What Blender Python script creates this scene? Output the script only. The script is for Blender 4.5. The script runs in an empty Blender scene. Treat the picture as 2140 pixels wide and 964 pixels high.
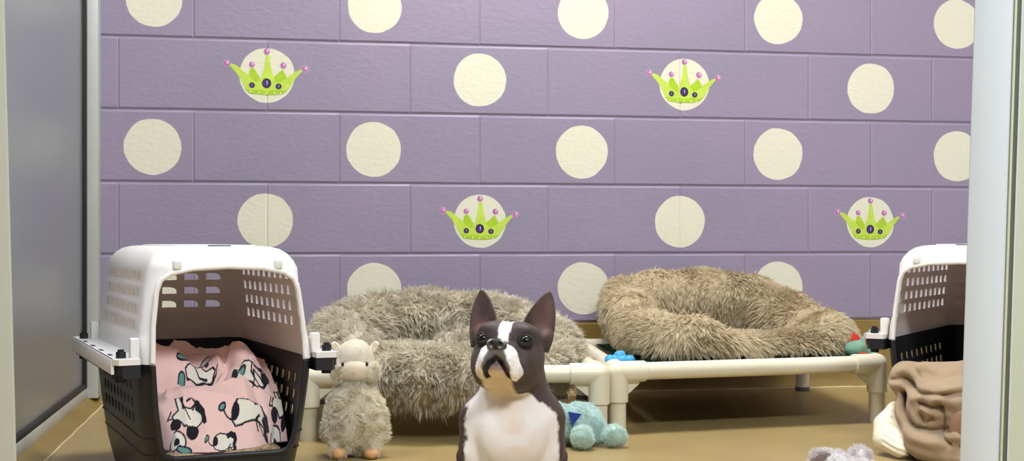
import bpy, bmesh, math, random
import numpy as np
from mathutils import Vector, Matrix
PI = math.pi
sc = bpy.context.scene
COL = sc.collection
rng = np.random.default_rng(7)
random.seed(7)

# ------------------------------------------------------------------ materials
def mat(name, col, rough=.6, spec=.4, var=.0, vscale=20, bump=0, bscale=200, metal=0, sheen=0, attr=None, trans=0, coat=0, sss=0, tone=None):
    m = bpy.data.materials.new(name); m.use_nodes = True
    nt = m.node_tree; N = nt.nodes; L = nt.links
    p = N['Principled BSDF']
    p.inputs['Roughness'].default_value = rough
    p.inputs['Specular IOR Level'].default_value = spec
    p.inputs['Metallic'].default_value = metal
    p.inputs['Sheen Weight'].default_value = sheen
    p.inputs['Coat Weight'].default_value = coat
    p.inputs['Transmission Weight'].default_value = trans
    if sss:
        p.inputs['Subsurface Weight'].default_value = sss
        p.inputs['Subsurface Radius'].default_value = (.01, .008, .006)
    tc = N.new('ShaderNodeTexCoord')
    if attr:
        a = N.new('ShaderNodeAttribute'); a.attribute_name = attr; base = a.outputs['Color']
    else:
        rgb = N.new('ShaderNodeRGB'); rgb.outputs[0].default_value = (*col, 1); base = rgb.outputs[0]
    if tone:                                    # strand to strand colour variety
        a = N.new('ShaderNodeAttribute'); a.attribute_name = 'tone'
        mx = N.new('ShaderNodeMix'); mx.data_type = 'RGBA'
        L.new(a.outputs['Fac'], mx.inputs['Factor']); mx.inputs['A'].default_value = (*tone, 1); L.new(base, mx.inputs['B'])
        base = mx.outputs['Result']
    if var:
        n = N.new('ShaderNodeTexNoise'); n.inputs['Scale'].default_value = vscale; n.inputs['Detail'].default_value = 5
        L.new(tc.outputs['Object'], n.inputs['Vector'])
        mr = N.new('ShaderNodeMapRange'); mr.inputs['From Min'].default_value = .3; mr.inputs['From Max'].default_value = .7
        mr.inputs['To Min'].default_value = 1 - var; mr.inputs['To Max'].default_value = 1 + var
        L.new(n.outputs['Fac'], mr.inputs['Value'])
        vm = N.new('ShaderNodeVectorMath'); vm.operation = 'SCALE'
        L.new(base, vm.inputs[0]); L.new(mr.outputs[0], vm.inputs['Scale']); base = vm.outputs[0]
    L.new(base, p.inputs['Base Color'])
    if bump:
        n = N.new('ShaderNodeTexNoise'); n.inputs['Scale'].default_value = bscale; n.inputs['Detail'].default_value = 4
        L.new(tc.outputs['Object'], n.inputs['Vector'])
        b = N.new('ShaderNodeBump'); b.inputs['Strength'].default_value = 1; b.inputs['Distance'].default_value = bump
        L.new(n.outputs['Fac'], b.inputs['Height']); L.new(b.outputs[0], p.inputs['Normal'])
    return m

def translucent(m, fac, col=None, mul=1.0):
    """light soaks through pile and thin plastic"""
    nt = m.node_tree; N = nt.nodes; L = nt.links; p = N['Principled BSDF']; out = N['Material Output']
    tr = N.new('ShaderNodeBsdfTranslucent')
    if col: tr.inputs['Color'].default_value = (*col, 1)
    elif p.inputs['Base Color'].links: L.new(p.inputs['Base Color'].links[0].from_socket, tr.inputs['Color'])
    mx = N.new('ShaderNodeMixShader'); mx.inputs[0].default_value = fac
    L.new(p.outputs[0], mx.inputs[1]); L.new(tr.outputs[0], mx.inputs[2]); L.new(mx.outputs[0], out.inputs['Surface'])
    return m

def s2l(r, g, b):
    f = lambda c: (c/255/12.92) if c/255 <= .04045 else ((c/255+.055)/1.055)**2.4
    return (f(r), f(g), f(b))

# ------------------------------------------------------------------ mesh helpers
def smooth_angle(me, deg=38):
    bm = bmesh.new(); bm.from_mesh(me)
    for f in bm.faces: f.smooth = True
    lim = math.radians(deg)
    for e in bm.edges:
        e.smooth = not (len(e.link_faces) == 2 and e.calc_face_angle(0) > lim)
    bm.to_mesh(me); bm.free()

def link(name, me, mats, parent=None, loc=(0, 0, 0), rz=0):
    o = bpy.data.objects.new(name, me); COL.objects.link(o)
    if not isinstance(mats, (list, tuple)): mats = [mats]
    if not me.materials:
        for m in mats: me.materials.append(m)
    o.parent = parent; o.location = loc; o.rotation_euler = (0, 0, rz)
    return o

def obj(name, bm, mats, parent=None, smooth=38, **k):
    me = bpy.data.meshes.new(name); bm.normal_update(); bm.to_mesh(me); bm.free()
    if smooth: smooth_angle(me, smooth)
    return link(name, me, mats, parent, **k)

def npmesh(name, V, groups, smooth=True, mat_idx=None):
    """groups: list of (n,k) face index arrays"""
    me = bpy.data.meshes.new(name)
    V = np.asarray(V, np.float32)
    me.vertices.add(len(V)); me.vertices.foreach_set('co', V.ravel())
    loops = np.concatenate([g.ravel() for g in groups]).astype(np.int32)
    tot = np.concatenate([np.full(len(g), g.shape[1], np.int32) for g in groups])
    st = np.concatenate([[0], np.cumsum(tot)[:-1]]).astype(np.int32)
    me.loops.add(len(loops)); me.loops.foreach_set('vertex_index', loops)
    me.polygons.add(len(tot)); me.polygons.foreach_set('loop_start', st)
    me.polygons.foreach_set('use_smooth', np.full(len(tot), smooth))
    if mat_idx is not None: me.polygons.foreach_set('material_index', np.asarray(mat_idx, np.int32))
    me.update(calc_edges=True)
    return me

def set_attr(me, name, vals):
    vals = np.asarray(vals, np.float32)
    if vals.ndim == 1:
        a = me.attributes.new(name, 'FLOAT', 'POINT'); a.data.foreach_set('value', vals)
    else:
        if vals.shape[1] == 3: vals = np.concatenate([vals, np.ones((len(vals), 1), np.float32)], 1)
        a = me.attributes.new(name, 'FLOAT_COLOR', 'POINT'); a.data.foreach_set('color', vals.ravel())

def add_box(bm, x0, x1, y0, y1, z0, z1, bev=0, M=None, seg=2):
    vs = [bm.verts.new((x, y, z)) for x in (x0, x1) for y in (y0, y1) for z in (z0, z1)]
    F = [(0, 1, 3, 2), (4, 6, 7, 5), (0, 4, 5, 1), (2, 3, 7, 6), (0, 2, 6, 4), (1, 5, 7, 3)]
    fs = [bm.faces.new([vs[i] for i in f]) for f in F]
    if bev:
        es = list({e for f in fs for e in f.edges})
        r = bmesh.ops.bevel(bm, geom=es, offset=bev, segments=seg, affect='EDGES', profile=.5)
        vs = list({v for f in r['faces'] for v in f.verts} | {v for v in vs if v.is_valid})
    if M is not None:
        for v in vs: v.co = M @ v.co
    return vs

def add_prism(bm, poly, a0, a1, axis='Y', sc1=1.0):
    """poly list of 2D; axis along which it is extruded"""
    def P(p, a):
        if axis == 'Y': return (p[0], a, p[1])
        if axis == 'X': return (a, p[0], p[1])
        return (p[0], p[1], a)
    A = [bm.verts.new(P(p, a0)) for p in poly]; B = [bm.verts.new(P(p, a1)) for p in poly]
    n = len(poly)
    fs = [bm.faces.new(A), bm.faces.new(B[::-1])]
    for i in range(n): fs.append(bm.faces.new((A[i], B[i], B[(i+1) % n], A[(i+1) % n])))
    bmesh.ops.recalc_face_normals(bm, faces=fs)

def add_tube(bm, pts, r, seg=16, cap=True, closed=False):
    pts = [Vector(p) for p in pts]; n = len(pts)
    rs = r if isinstance(r, (list, tuple)) else [r]*n
    rings = []; prev = None
    for i, p in enumerate(pts):
        if closed: t = (pts[(i+1) % n]-pts[i-1]).normalized()
        else: t = (pts[min(i+1, n-1)]-pts[max(i-1, 0)]).normalized()
        if prev is None:
            a = Vector((0, 0, 1)) if abs(t.z) < .9 else Vector((1, 0, 0))
            u = t.cross(a).normalized()
        else:
            u = (prev-t*prev.dot(t)).normalized()
        w = t.cross(u); prev = u
        rings.append([bm.verts.new(p+(u*math.cos(2*PI*k/seg)+w*math.sin(2*PI*k/seg))*rs[i]) for k in range(seg)])
    m = n if closed else n-1
    for i in range(m):
        A, B = rings[i], rings[(i+1) % n]
        for k in range(seg): bm.faces.new((A[k], A[(k+1) % seg], B[(k+1) % seg], B[k]))
    if cap and not closed:
        bm.faces.new(rings[0][::-1]); bm.faces.new(rings[-1])

def add_ell(bm, c, r, seg=20, rings=12, M=None):
    res = bmesh.ops.create_uvsphere(bm, u_segments=seg, v_segments=rings, radius=1)
    for v in res['verts']:
        co = Vector((v.co.x*r[0], v.co.y*r[1], v.co.z*r[2]))
        if M is not None: co = M @ co
        v.co = co+Vector(c)
    return res['verts']

def thing(name, label, cat, loc=(0, 0, 0), rz=0, group=None):
    o = bpy.data.objects.new(name, None); COL.objects.link(o); o.empty_display_size = .05
    o.location = loc; o.rotation_euler = (0, 0, rz)
    return tag(o, label, cat, group)
def tag(o, label, cat, group=None):
    o['label'] = label; o['category'] = cat
    if group: o['group'] = group
    return o
def struct(o, label=None, cat=None):
    o['kind'] = 'structure'
    if label: o['label'] = label
    if cat: o['category'] = cat
    return o

# ------------------------------------------------------------------ noise (value noise, numpy)
_tab = np.random.default_rng(3).random((64, 64, 64)).astype(np.float32)
def vnoise(P, scale, off=0.):
    p = np.asarray(P, np.float32)*scale+off+1000
    i = np.floor(p).astype(int); f = p-i; f = f*f*(3-2*f)
    i0 = i % 64; i1 = (i+1) % 64
    x0, y0, z0 = i0[..., 0], i0[..., 1], i0[..., 2]; x1, y1, z1 = i1[..., 0], i1[..., 1], i1[..., 2]
    fx, fy, fz = f[..., 0], f[..., 1], f[..., 2]
    c = lambda a, b, t: a+(b-a)*t
    a = c(c(_tab[x0, y0, z0], _tab[x1, y0, z0], fx), c(_tab[x0, y1, z0], _tab[x1, y1, z0], fx), fy)
    b = c(c(_tab[x0, y0, z1], _tab[x1, y0, z1], fx), c(_tab[x0, y1, z1], _tab[x1, y1, z1], fx), fy)
    return c(a, b, fz)*2-1
def vnoise3(P, scale, off=0.):
    return np.stack([vnoise(P, scale, off+k*17.3) for k in range(3)], -1)

# ------------------------------------------------------------------ signed distance modelling
def sm(a, b, k):
    h = np.clip(.5+.5*(b-a)/k, 0, 1)
    return b+(a-b)*h-k*h*(1-h)
def smax(a, b, k): return -sm(-a, -b, k)
def d_ell(P, c, r, R=None):
    q = P-np.array(c, np.float32)
    if R is not None: q = q @ np.array(R, np.float32)      # R columns: local axes
    r = np.array(r, np.float32)
    k0 = np.linalg.norm(q/r, axis=-1); k1 = np.linalg.norm(q/(r*r), axis=-1)
    return k0*(k0-1)/np.maximum(k1, 1e-9)
def d_cap(P, a, b, ra, rb=None):
    if rb is None: rb = ra
    a = np.array(a, np.float32); b = np.array(b, np.float32)
    ab = b-a; h = np.clip(((P-a)@ab)/max(ab@ab, 1e-12), 0, 1)
    return np.linalg.norm(P-a-h[..., None]*ab, axis=-1)-(ra+(rb-ra)*h)
def d_path(P, pts, rs, k=.01):
    d = None
    for i in range(len(pts)-1):
        e = d_cap(P, pts[i], pts[i+1], rs[i], rs[i+1])
        d = e if d is None else sm(d, e, k)
    return d

def surface_nets(fn, lo, hi, h):
    lo = np.array(lo, np.float32); hi = np.array(hi, np.float32)
    n = np.ceil((hi-lo)/h).astype(int)+1
    xs = [lo[i]+h*np.arange(n[i], dtype=np.float32) for i in range(3)]
    F = np.empty(n, np.float32)
    Y, Z = np.meshgrid(xs[1], xs[2], indexing='ij')
    step = max(1, int(400000/(n[1]*n[2])))
    for i in range(0, n[0], step):
        xx = xs[0][i:i+step]
        P = np.empty((len(xx), n[1], n[2], 3), np.float32)
        P[..., 0] = xx[:, None, None]; P[..., 1] = Y; P[..., 2] = Z
        F[i:i+step] = fn(P)
    S = F < 0
    c = [(0, 0, 0), (1, 0, 0), (0, 1, 0), (1, 1, 0), (0, 0, 1), (1, 0, 1), (0, 1, 1), (1, 1, 1)]
    m = n-1
    cnt = np.zeros(m, np.int8)
    for a in c: cnt += S[a[0]:a[0]+m[0], a[1]:a[1]+m[1], a[2]:a[2]+m[2]]
    act = (cnt > 0) & (cnt < 8)
    I = np.argwhere(act); ids = np.full(m, -1, np.int64); ids[act] = np.arange(len(I))
    vals = np.stack([F[I[:, 0]+a[0], I[:, 1]+a[1], I[:, 2]+a[2]] for a in c], 1)
    E = [(0, 1), (2, 3), (4, 5), (6, 7), (0, 2), (1, 3), (4, 6), (5, 7), (0, 4), (1, 5), (2, 6), (3, 7)]
    ca = np.array(c, np.float32); acc = np.zeros((len(I), 3), np.float32); num = np.zeros(len(I), np.float32)
    for a, b in E:
        va, vb = vals[:, a], vals[:, b]; x = (va < 0) != (vb < 0)
        t = np.where(x, va/np.where(x, va-vb, 1), 0)
        acc += np.where(x[:, None], ca[a]+t[:, None]*(ca[b]-ca[a]), 0); num += x
    V = lo+h*(I+acc/num[:, None])
    faces = []
    for ax in range(3):
        b, d = [(1, 2), (2, 0), (0, 1)][ax]
        sl0 = [slice(None)]*3; sl1 = [slice(None)]*3
        sl0[ax] = slice(0, n[ax]-1); sl1[ax] = slice(1, n[ax])
        ch = S[tuple(sl0)] != S[tuple(sl1)]
        K = np.argwhere(ch)
        ok = (K[:, b] > 0) & (K[:, d] > 0) & (K[:, b] < m[b]) & (K[:, d] < m[d])
        K = K[ok]
        ins = S[K[:, 0], K[:, 1], K[:, 2]]
        def cell(db, dd):
            q = K.copy(); q[:, b] += db; q[:, d] += dd
            return ids[q[:, 0], q[:, 1], q[:, 2]]
        Q = np.stack([cell(-1, -1), cell(0, -1), cell(0, 0), cell(-1, 0)], 1)
        Q = np.where(ins[:, None], Q, Q[:, ::-1])
        faces.append(Q)
    return V, np.concatenate(faces)

def fn_normals(V, Q):
    a, b, c, d = (V[Q[:, i]] for i in range(4))
    n = np.cross(c-a, d-b); ar = np.linalg.norm(n, axis=1)*.5
    return n/np.maximum(ar*2, 1e-12)[:, None], ar

def fur(V, Q, clumps, per, length, width, spread, lift=.6, comb=None, grav=.3, noise=.5, nscale=14, keep=None, tipj=.25, seed=1, curl=0., lenj=.25, wj=.3):
    """tufted pile: returns verts, quads, tris, tone.  Each clump's strands lean together to one tip."""
    r = np.random.default_rng(seed)
    N, A = fn_normals(V, Q)
    C = V[Q].mean(1)
    w = A.copy()
    if keep is not None: w = w*keep(C, N)
    w = w/w.sum()
    f = r.choice(len(Q), clumps, p=w)
    u, v = r.random(clumps)[:, None], r.random(clumps)[:, None]
    q = V[Q[f]]
    p = (q[:, 0]*(1-u)+q[:, 1]*u)*(1-v)+(q[:, 3]*(1-u)+q[:, 2]*u)*v
    n = N[f]
    fld = vnoise3(p, nscale, seed*3.1)
    cd = comb(p, n) if comb is not None else 0
    d = n*lift+fld*noise+cd+r.normal(0, .16, (clumps, 3))
    ln = ((d*n).sum(1)); d = d+n*np.maximum(.12-ln, 0)[:, None]
    d /= np.linalg.norm(d, axis=1)[:, None]
    Lc = length*(1+lenj*(r.random(clumps)*2-1))
    if callable(grav): gv = grav(p)
    else: gv = np.full(clumps, grav)
    g = np.array([0, 0, -1.])
    t1 = np.cross(n, [.3, .5, .8]); t1 /= np.linalg.norm(t1, axis=1)[:, None]; t2 = np.cross(n, t1)
    k = per; M = clumps*k
    rep = lambda a: np.repeat(a, k, axis=0)
    ang = r.random(M)*2*PI; rad = spread*np.sqrt(r.random(M))
    off = rep(t1)*(np.cos(ang)*rad)[:, None]+rep(t2)*(np.sin(ang)*rad)[:, None]
    root = rep(p)+off-rep(n)*.003
    Ls = rep(Lc)*(.8+.3*r.random(M)); D = rep(d)
    tj = r.normal(0, tipj*spread, (M, 3))
    cv = vnoise3(rep(p), 60, 5)*curl
    W = width*(1+wj*(r.random(M)*2-1))
    side = np.cross(D, rep(n)+r.normal(0, .7, (M, 3))); side /= np.linalg.norm(side, axis=1)[:, None]
    fl = (np.cross(side, D)*rep(n)).sum(1) < 0; side[fl] *= -1
    T = [0., .38, .72, 1.]
    P = []
    for t in T:
        P.append(root*1+D*(Ls*t)[:, None]-off*(t*t*.85)+g*(rep(gv)*Ls*t*t)[:, None]+tj*t+cv*(Ls*t*t)[:, None])
    VV = np.empty((M, 7, 3), np.float32)
    ws = [1., .85, .55]
    for i in range(3):
        VV[:, 2*i] = P[i]-side*(W*ws[i]*.5)[:, None]; VV[:, 2*i+1] = P[i]+side*(W*ws[i]*.5)[:, None]
    VV[:, 6] = P[3]
    b = (np.arange(M)*7)[:, None]
    quads = np.concatenate([b+np.array([0, 1, 3, 2]), b+np.array([2, 3, 5, 4])])
    tris = b+np.array([4, 5, 6])
    tone = np.repeat(np.clip(rep(r.random(clumps))*.6+r.random(M)*.4, 0, 1), 7)
    sn = np.cross(side, D); sn = sn*.55+rep(n)*.75; sn /= np.linalg.norm(sn, axis=1)[:, None]
    return VV.reshape(-1, 3), quads, tris, tone, np.repeat(sn, 7, axis=0)

def soft_normals(me, nb, N):
    """strands shade with the pile they grow from; the backing keeps its own normals"""
    a = np.empty(len(me.vertices)*3, np.float32); me.vertices.foreach_get('normal', a)
    a = a.reshape(-1, 3); a[nb:] = N
    me.normals_split_custom_set_from_vertices(a.tolist())

def furry(name, V, Q, furs, mats, parent=None, base_tone=.5, backing=False, **k):
    Vs = [V]; qs = [Q]; ts = []; tones = [np.full(len(V), base_tone)]
    o = len(V)
    NN = []
    for (v, q, t, tn, nn) in furs:
        NN.append(nn); Vs.append(v); qs.append(q+o); ts.append(t+o); tones.append(tn); o += len(v)
    me = npmesh(name, np.concatenate(Vs), [np.concatenate(qs), np.concatenate(ts)] if ts else [np.concatenate(qs)])
    set_attr(me, 'tone', np.concatenate(tones))
    if backing:
        idx = np.zeros(len(me.polygons), np.int32); idx[:len(Q)] = 1; me.polygons.foreach_set('material_index', idx)
    return link(name, me, mats, parent, **k)

# ------------------------------------------------------------------ camera
TH = math.radians(10.2)
cam_d = bpy.data.cameras.new('camera'); cam = bpy.data.objects.new('camera', cam_d); COL.objects.link(cam)
cam.location = (0, -3.78, .45); cam.rotation_euler = (PI/2, 0, -TH)
cam_d.sensor_width = 36; cam_d.lens = 36*2754/2140; cam_d.shift_y = 18/2140; cam_d.clip_start = .05
sc.camera = cam
DOGF = 1224.

#SECTIONS
# ================================================================== ROOM
C = .2033                                  # course height
M_floor = mat('floor_epoxy', s2l(165, 144, 97), rough=.32, spec=.45, var=.07, vscale=9, bump=.0004, bscale=260)
M_base = mat('base_paint', s2l(136, 114, 62), rough=.4, spec=.4, var=.10, vscale=12, bump=.001, bscale=90)
M_caulk = mat('caulk', s2l(205, 190, 150), rough=.5, bump=.001, bscale=120)
M_alu = mat('anodised_aluminium', s2l(196, 200, 198), rough=.38, spec=.5, metal=.25, var=.03, vscale=30)
M_gasket = mat('black_gasket', s2l(38, 36, 38), rough=.6)
M_white = mat('white_paint', s2l(208, 216, 226), rough=.35, spec=.4, var=.02, vscale=6)
M_ceil = mat('ceiling_tile', (.75, .74, .7), rough=.9, bump=.001, bscale=300)
M_side = mat('side_wall_paint', s2l(198, 190, 200), rough=.6)

bm = bmesh.new()
vs = [bm.verts.new(p) for p in ((-3, -5.6, 0), (3.2, -5.6, 0), (3.2, .25, 0), (-3, .25, 0))]; bm.faces.new(vs)
vs2 = [bm.verts.new((v.co.x, v.co.y, -.08)) for v in vs]; bm.faces.new(vs2[::-1])
for i in range(4): bm.faces.new((vs[i], vs2[i], vs2[(i+1) % 4], vs[(i+1) % 4]))
struct(obj('floor', bm, M_floor, smooth=0), 'tan speckled epoxy floor of the kennel', 'floor')

def wall_material():
    """lilac painted blockwork with hand painted cream dots; the dots follow the joints like paint does"""
    m = bpy.data.materials.new('lilac_blockwork'); m.use_nodes = True
    nt = m.node_tree; N = nt.nodes; L = nt.links; p = N['Principled BSDF']
    tc = N.new('ShaderNodeTexCoord'); pos = tc.outputs['Object']
    nz = N.new('ShaderNodeTexNoise'); nz.inputs['Scale'].default_value = 14; nz.inputs['Detail'].default_value = 2
    L.new(pos, nz.inputs['Vector'])
    sub = N.new('ShaderNodeMath'); sub.operation = 'MULTIPLY_ADD'; sub.inputs[1].default_value = .010; sub.inputs[2].default_value = -.005
    L.new(nz.outputs['Fac'], sub.inputs[0])
    last = None
    for (x, z, r) in DOTS:
        d = N.new('ShaderNodeVectorMath'); d.operation = 'SUBTRACT'; L.new(pos, d.inputs[0]); d.inputs[1].default_value = (x, 0, z)
        e = N.new('ShaderNodeVectorMath'); e.operation = 'MULTIPLY'; L.new(d.outputs[0], e.inputs[0]); e.inputs[1].default_value = (1, 0, 1)
        l = N.new('ShaderNodeVectorMath'); l.operation = 'LENGTH'; L.new(e.outputs[0], l.inputs[0])
        s = N.new('ShaderNodeMath'); s.operation = 'SUBTRACT'; L.new(l.outputs['Value'], s.inputs[0]); s.inputs[1].default_value = r
        if last is None: last = s.outputs[0]
        else:
            mn = N.new('ShaderNodeMath'); mn.operation = 'MINIMUM'; L.new(last, mn.inputs[0]); L.new(s.outputs[0], mn.inputs[1]); last = mn.outputs[0]
    ad = N.new('ShaderNodeMath'); ad.operation = 'ADD'; L.new(last, ad.inputs[0]); L.new(sub.outputs[0], ad.inputs[1])
    mr = N.new('ShaderNodeMapRange'); mr.inputs['From Min'].default_value = -.0006; mr.inputs['From Max'].default_value = .0006
    mr.inputs['To Min'].default_value = 1; mr.inputs['To Max'].default_value = 0
    L.new(ad.outputs[0], mr.inputs['Value'])
    n2 = N.new('ShaderNodeTexNoise'); n2.inputs['Scale'].default_value = 2.2; n2.inputs['Detail'].default_value = 6
    L.new(pos, n2.inputs['Vector'])
    cr = N.new('ShaderNodeValToRGB'); L.new(n2.outputs['Fac'], cr.inputs['Fac'])
    cr.color_ramp.elements[0].position = .3; cr.color_ramp.elements[0].color = (*s2l(142, 136, 158), 1)
    cr.color_ramp.elements[1].position = .72; cr.color_ramp.elements[1].color = (*s2l(152, 140, 163), 1)
    mx = N.new('ShaderNodeMix'); mx.data_type = 'RGBA'
    L.new(mr.outputs[0], mx.inputs['Factor']); L.new(cr.outputs['Color'], mx.inputs['A']); mx.inputs['B'].default_value = (*s2l(222, 222, 201), 1)
    L.new(mx.outputs['Result'], p.inputs['Base Color'])
    p.inputs['Roughness'].default_value = .42; p.inputs['Specular IOR Level'].default_value = .35
    b1 = N.new('ShaderNodeTexNoise'); b1.inputs['Scale'].default_value = 95; b1.inputs['Detail'].default_value = 5
    mp = N.new('ShaderNodeMapping'); mp.inputs['Scale'].default_value = (.55, 1, 1); L.new(pos, mp.inputs['Vector']); L.new(mp.outputs[0], b1.inputs['Vector'])
    b2 = N.new('ShaderNodeTexVoronoi'); b2.inputs['Scale'].default_value = 60; L.new(mp.outputs[0], b2.inputs['Vector'])
    m2 = N.new('ShaderNodeMath'); m2.operation = 'MULTIPLY_ADD'; L.new(b2.outputs['Distance'], m2.inputs[0]); m2.inputs[1].default_value = .35; L.new(b1.outputs['Fac'], m2.inputs[2])
    bp = N.new('ShaderNodeBump'); bp.inputs['Distance'].default_value = .0011; bp.inputs['Strength'].default_value = .8
    L.new(m2.outputs[0], bp.inputs['Height']); L.new(bp.outputs[0], p.inputs['Normal'])
    return m

R_ = .077
DOTS = [(x, 1.117, R_) for x in (-.33, .281, .893, 1.499, 2.083)] + [(x, .912, R_) for x in (-.022, .586, 1.203, 1.798)] + \
       [(x, .707, R_+.001) for x in (-.334, .278, .889, 1.498, 2.083)] + [(x, .502, R_) for x in (-.027, .586, 1.189, 1.796)] + \
       [(x, .305, R_) for x in (-.33, .28, .893, 1.498, 2.083)]
M_wall = wall_material()

XA, XB = -.224, -.022          # vertical joints of the two alternating courses
BW = .4045
def groove(bm, x0, x1, z0, z1, hx=.0038, hz=.0065, dz=.0036, dx=.0022):
    """one block face with tooled edges; mesh is a strip of the wall skin"""
    if x1-x0 < .012: return
    o = [(x0, z0), (x1, z0), (x1, z1), (x0, z1)]
    m = [(x0+hx, z0+hz), (x1-hx, z0+hz), (x1-hx, z1-hz), (x0+hx, z1-hz)]
    dep = max(dx, dz)
    vo = []
    for (x, z) in o: vo.append(bm.verts.new((x, dz, z)))
    # shallow vertical joints: extra ring
    vi = [bm.verts.new((x, 0, z)) for (x, z) in m]
    v1 = [bm.verts.new((x0, dx, z0+hz)), bm.verts.new((x1, dx, z0+hz)), bm.verts.new((x1, dx, z1-hz)), bm.verts.new((x0, dx, z1-hz))]
    bm.faces.new(vi)
    bm.faces.new((vo[0], vo[1], v1[1], vi[1], vi[0], v1[0]))
    bm.faces.new((vo[3], v1[3], vi[3], vi[2], v1[2], vo[2]))
    bm.faces.new((v1[0], vi[0], vi[3], v1[3]))
    bm.faces.new((v1[1], v1[2], vi[2], vi[1]))
bm = bmesh.new()
WX0, WX1, WTOP = -2.8, 3.0, 2.7
for r in range(1, 14):
    z0 = .206+(r-1)*.2015 if r < 6 else .206+(r-1)*.2015
    z0, z1 = .004+r*.2015, .004+(r+1)*.2015
    if z0 > WTOP: break
    xj = XA if r in (1, 3, 5, 7, 9, 11, 13) else XB
    k0 = math.floor((WX0-xj)/BW)
    x = xj+k0*BW
    while x < WX1:
        groove(bm, x, x+BW, z0, z1)
        x += BW
bmesh.ops.recalc_face_normals(bm, faces=bm.faces)
for f in bm.faces: f.material_index = 0
# painted crowns, lying on the block faces
CROWN = [(235, 385), (252, 362), (300, 372), (350, 408), (400, 450), (440, 480), (500, 545), (560, 580), (590, 540), (612, 480), (638, 390), (652, 262), (675, 248), (697, 262), (706, 350), (727, 440), (750, 520), (790, 572), (860, 552), (920, 500), (985, 455), (1060, 413), (1092, 425), (1050, 472), (1000, 530), (940, 630), (870, 702), (760, 724), (600, 724), (460, 708), (418, 660), (370, 560), (320, 480)]
LEAFS = [[(498, 400), (530, 430), (560, 480), (588, 520), (572, 586), (540, 575), (500, 548), (456, 495), (468, 430)], [(850, 415), (885, 480), (905, 520), (860, 552), (800, 578), (770, 560), (745, 512), (800, 468)]]
BAND = [(414, 652), (520, 672), (600, 662), (680, 684), (760, 664), (860, 672), (922, 652), (872, 700), (760, 723), (600, 723), (462, 707)]
def ncirc(cx, cy, rx, ry=None, n=20):
    ry = ry or rx
    return [(cx+rx*math.cos(2*PI*i/n), cy+ry*math.sin(2*PI*i/n)) for i in range(n)]
M_lime = mat('lime_paint', s2l(190, 218, 84), rough=.4, var=.08, vscale=40)
M_lime2 = mat('deep_lime_paint', s2l(168, 203, 40), rough=.4, var=.08, vscale=40)
M_pink = mat('orchid_paint', s2l(180, 106, 160), rough=.4)
M_pink2 = mat('pale_pink_paint', s2l(226, 178, 214), rough=.4)
M_viol = mat('violet_paint', s2l(70, 45, 120), rough=.35)
M_dark = mat('dark_purple_paint', s2l(38, 28, 58), rough=.35)
M_dotw = mat('cream_paint_touch', s2l(225, 232, 170), rough=.4)
M_tip = mat('white_paint_touch', s2l(205, 195, 225), rough=.4)
def crown(bm, cx, cz, sx=1, sz=1):
    layers = [([CROWN], 1), ([*LEAFS], 2), ([BAND], 2)]
    balls = [(203, 360, 37), (495, 368, 32), (668, 210, 34), (862, 370, 34), (1118, 408, 37)]
    layers += [([ncirc(a, b, r*1.12) for a, b, r in balls], 8), ([ncirc(a-1, b, r) for a, b, r in balls], 3), ([ncirc(a+9, b-10, r*.42, r*.55) for a, b, r in balls], 4)]
    gems = [(665, 587, 53, 58), (495, 612, 33, 33), (805, 621, 35, 33)]
    layers += [([ncirc(*g) for g in gems], 6), ([ncirc(a-4, b+2, c*.74, d*.8) for a, b, c, d in gems], 5), ([ncirc(a+c*.1, b-d*.1, c*.10, d*.5) for a, b, c, d in gems], 8)]
    layers += [([ncirc(a, b, 9, 13, 8) for a, b in ((478, 690), (575, 697), (665, 702), (757, 700), (830, 703))], 7)]
    for li, (polys, mi) in enumerate(layers):
        for P in polys:
            vs = [bm.verts.new((cx+(a-669)/4207*sx, -.0004-.00012*li, cz-(b-493)/4207*sz)) for a, b in P]
            f = bm.faces.new(vs); f.material_index = mi
            if f.calc_center_median() is not None:
                f.normal_update()
                if f.normal.y > 0: f.normal_flip()
bm2 = bmesh.new()
for (x, z, a, b) in ((-.022, .912, 1, 1), (1.203, .912, .98, 1), (.586, .502, .98, .97), (1.796, .502, .97, .97)): crown(bm2, x, z, a, b)
bmesh.ops.triangulate(bm2, faces=bm2.faces)
tm = bpy.data.meshes.new('t'); bm2.to_mesh(tm); bm2.free(); bm.from_mesh(tm)
# solid back of the wall
add_box(bm, WX0-.3, WX1+.3, .006, .2, 0, WTOP)
wb = obj('wall_back', bm, [M_wall, M_lime, M_lime2, M_pink, M_pink2, M_viol, M_dark, M_dotw, M_tip], smooth=0)
struct(wb, 'lilac painted block wall with cream dots and lime green crowns', 'wall')

# tan painted base course with a small cove at the floor
bm = bmesh.new()
add_prism(bm, [(0.006, 0), (-.022, 0), (-.012, .004), (-.005, .012), (-.0025, .03), (-.0015, .2), (.006, .2045)], WX0, WX1, 'X')
struct(obj('baseboard_back', bm, M_base, smooth=50), 'tan painted base band along the lilac wall', 'baseboard')
bm = bmesh.new()
pts = [(WX0+i*.02, -.0215+.0006*math.sin(i*1.7), .0012) for i in range(int((WX1-WX0)/.02))]
add_tube(bm, pts, [.0022+.0016*abs(math.sin(i*.9)*math.sin(i*.37)) for i in range(len(pts))], 6)
struct(obj('trim_1', bm, M_caulk), 'pale sealant line where wall meets floor', 'trim')

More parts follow.
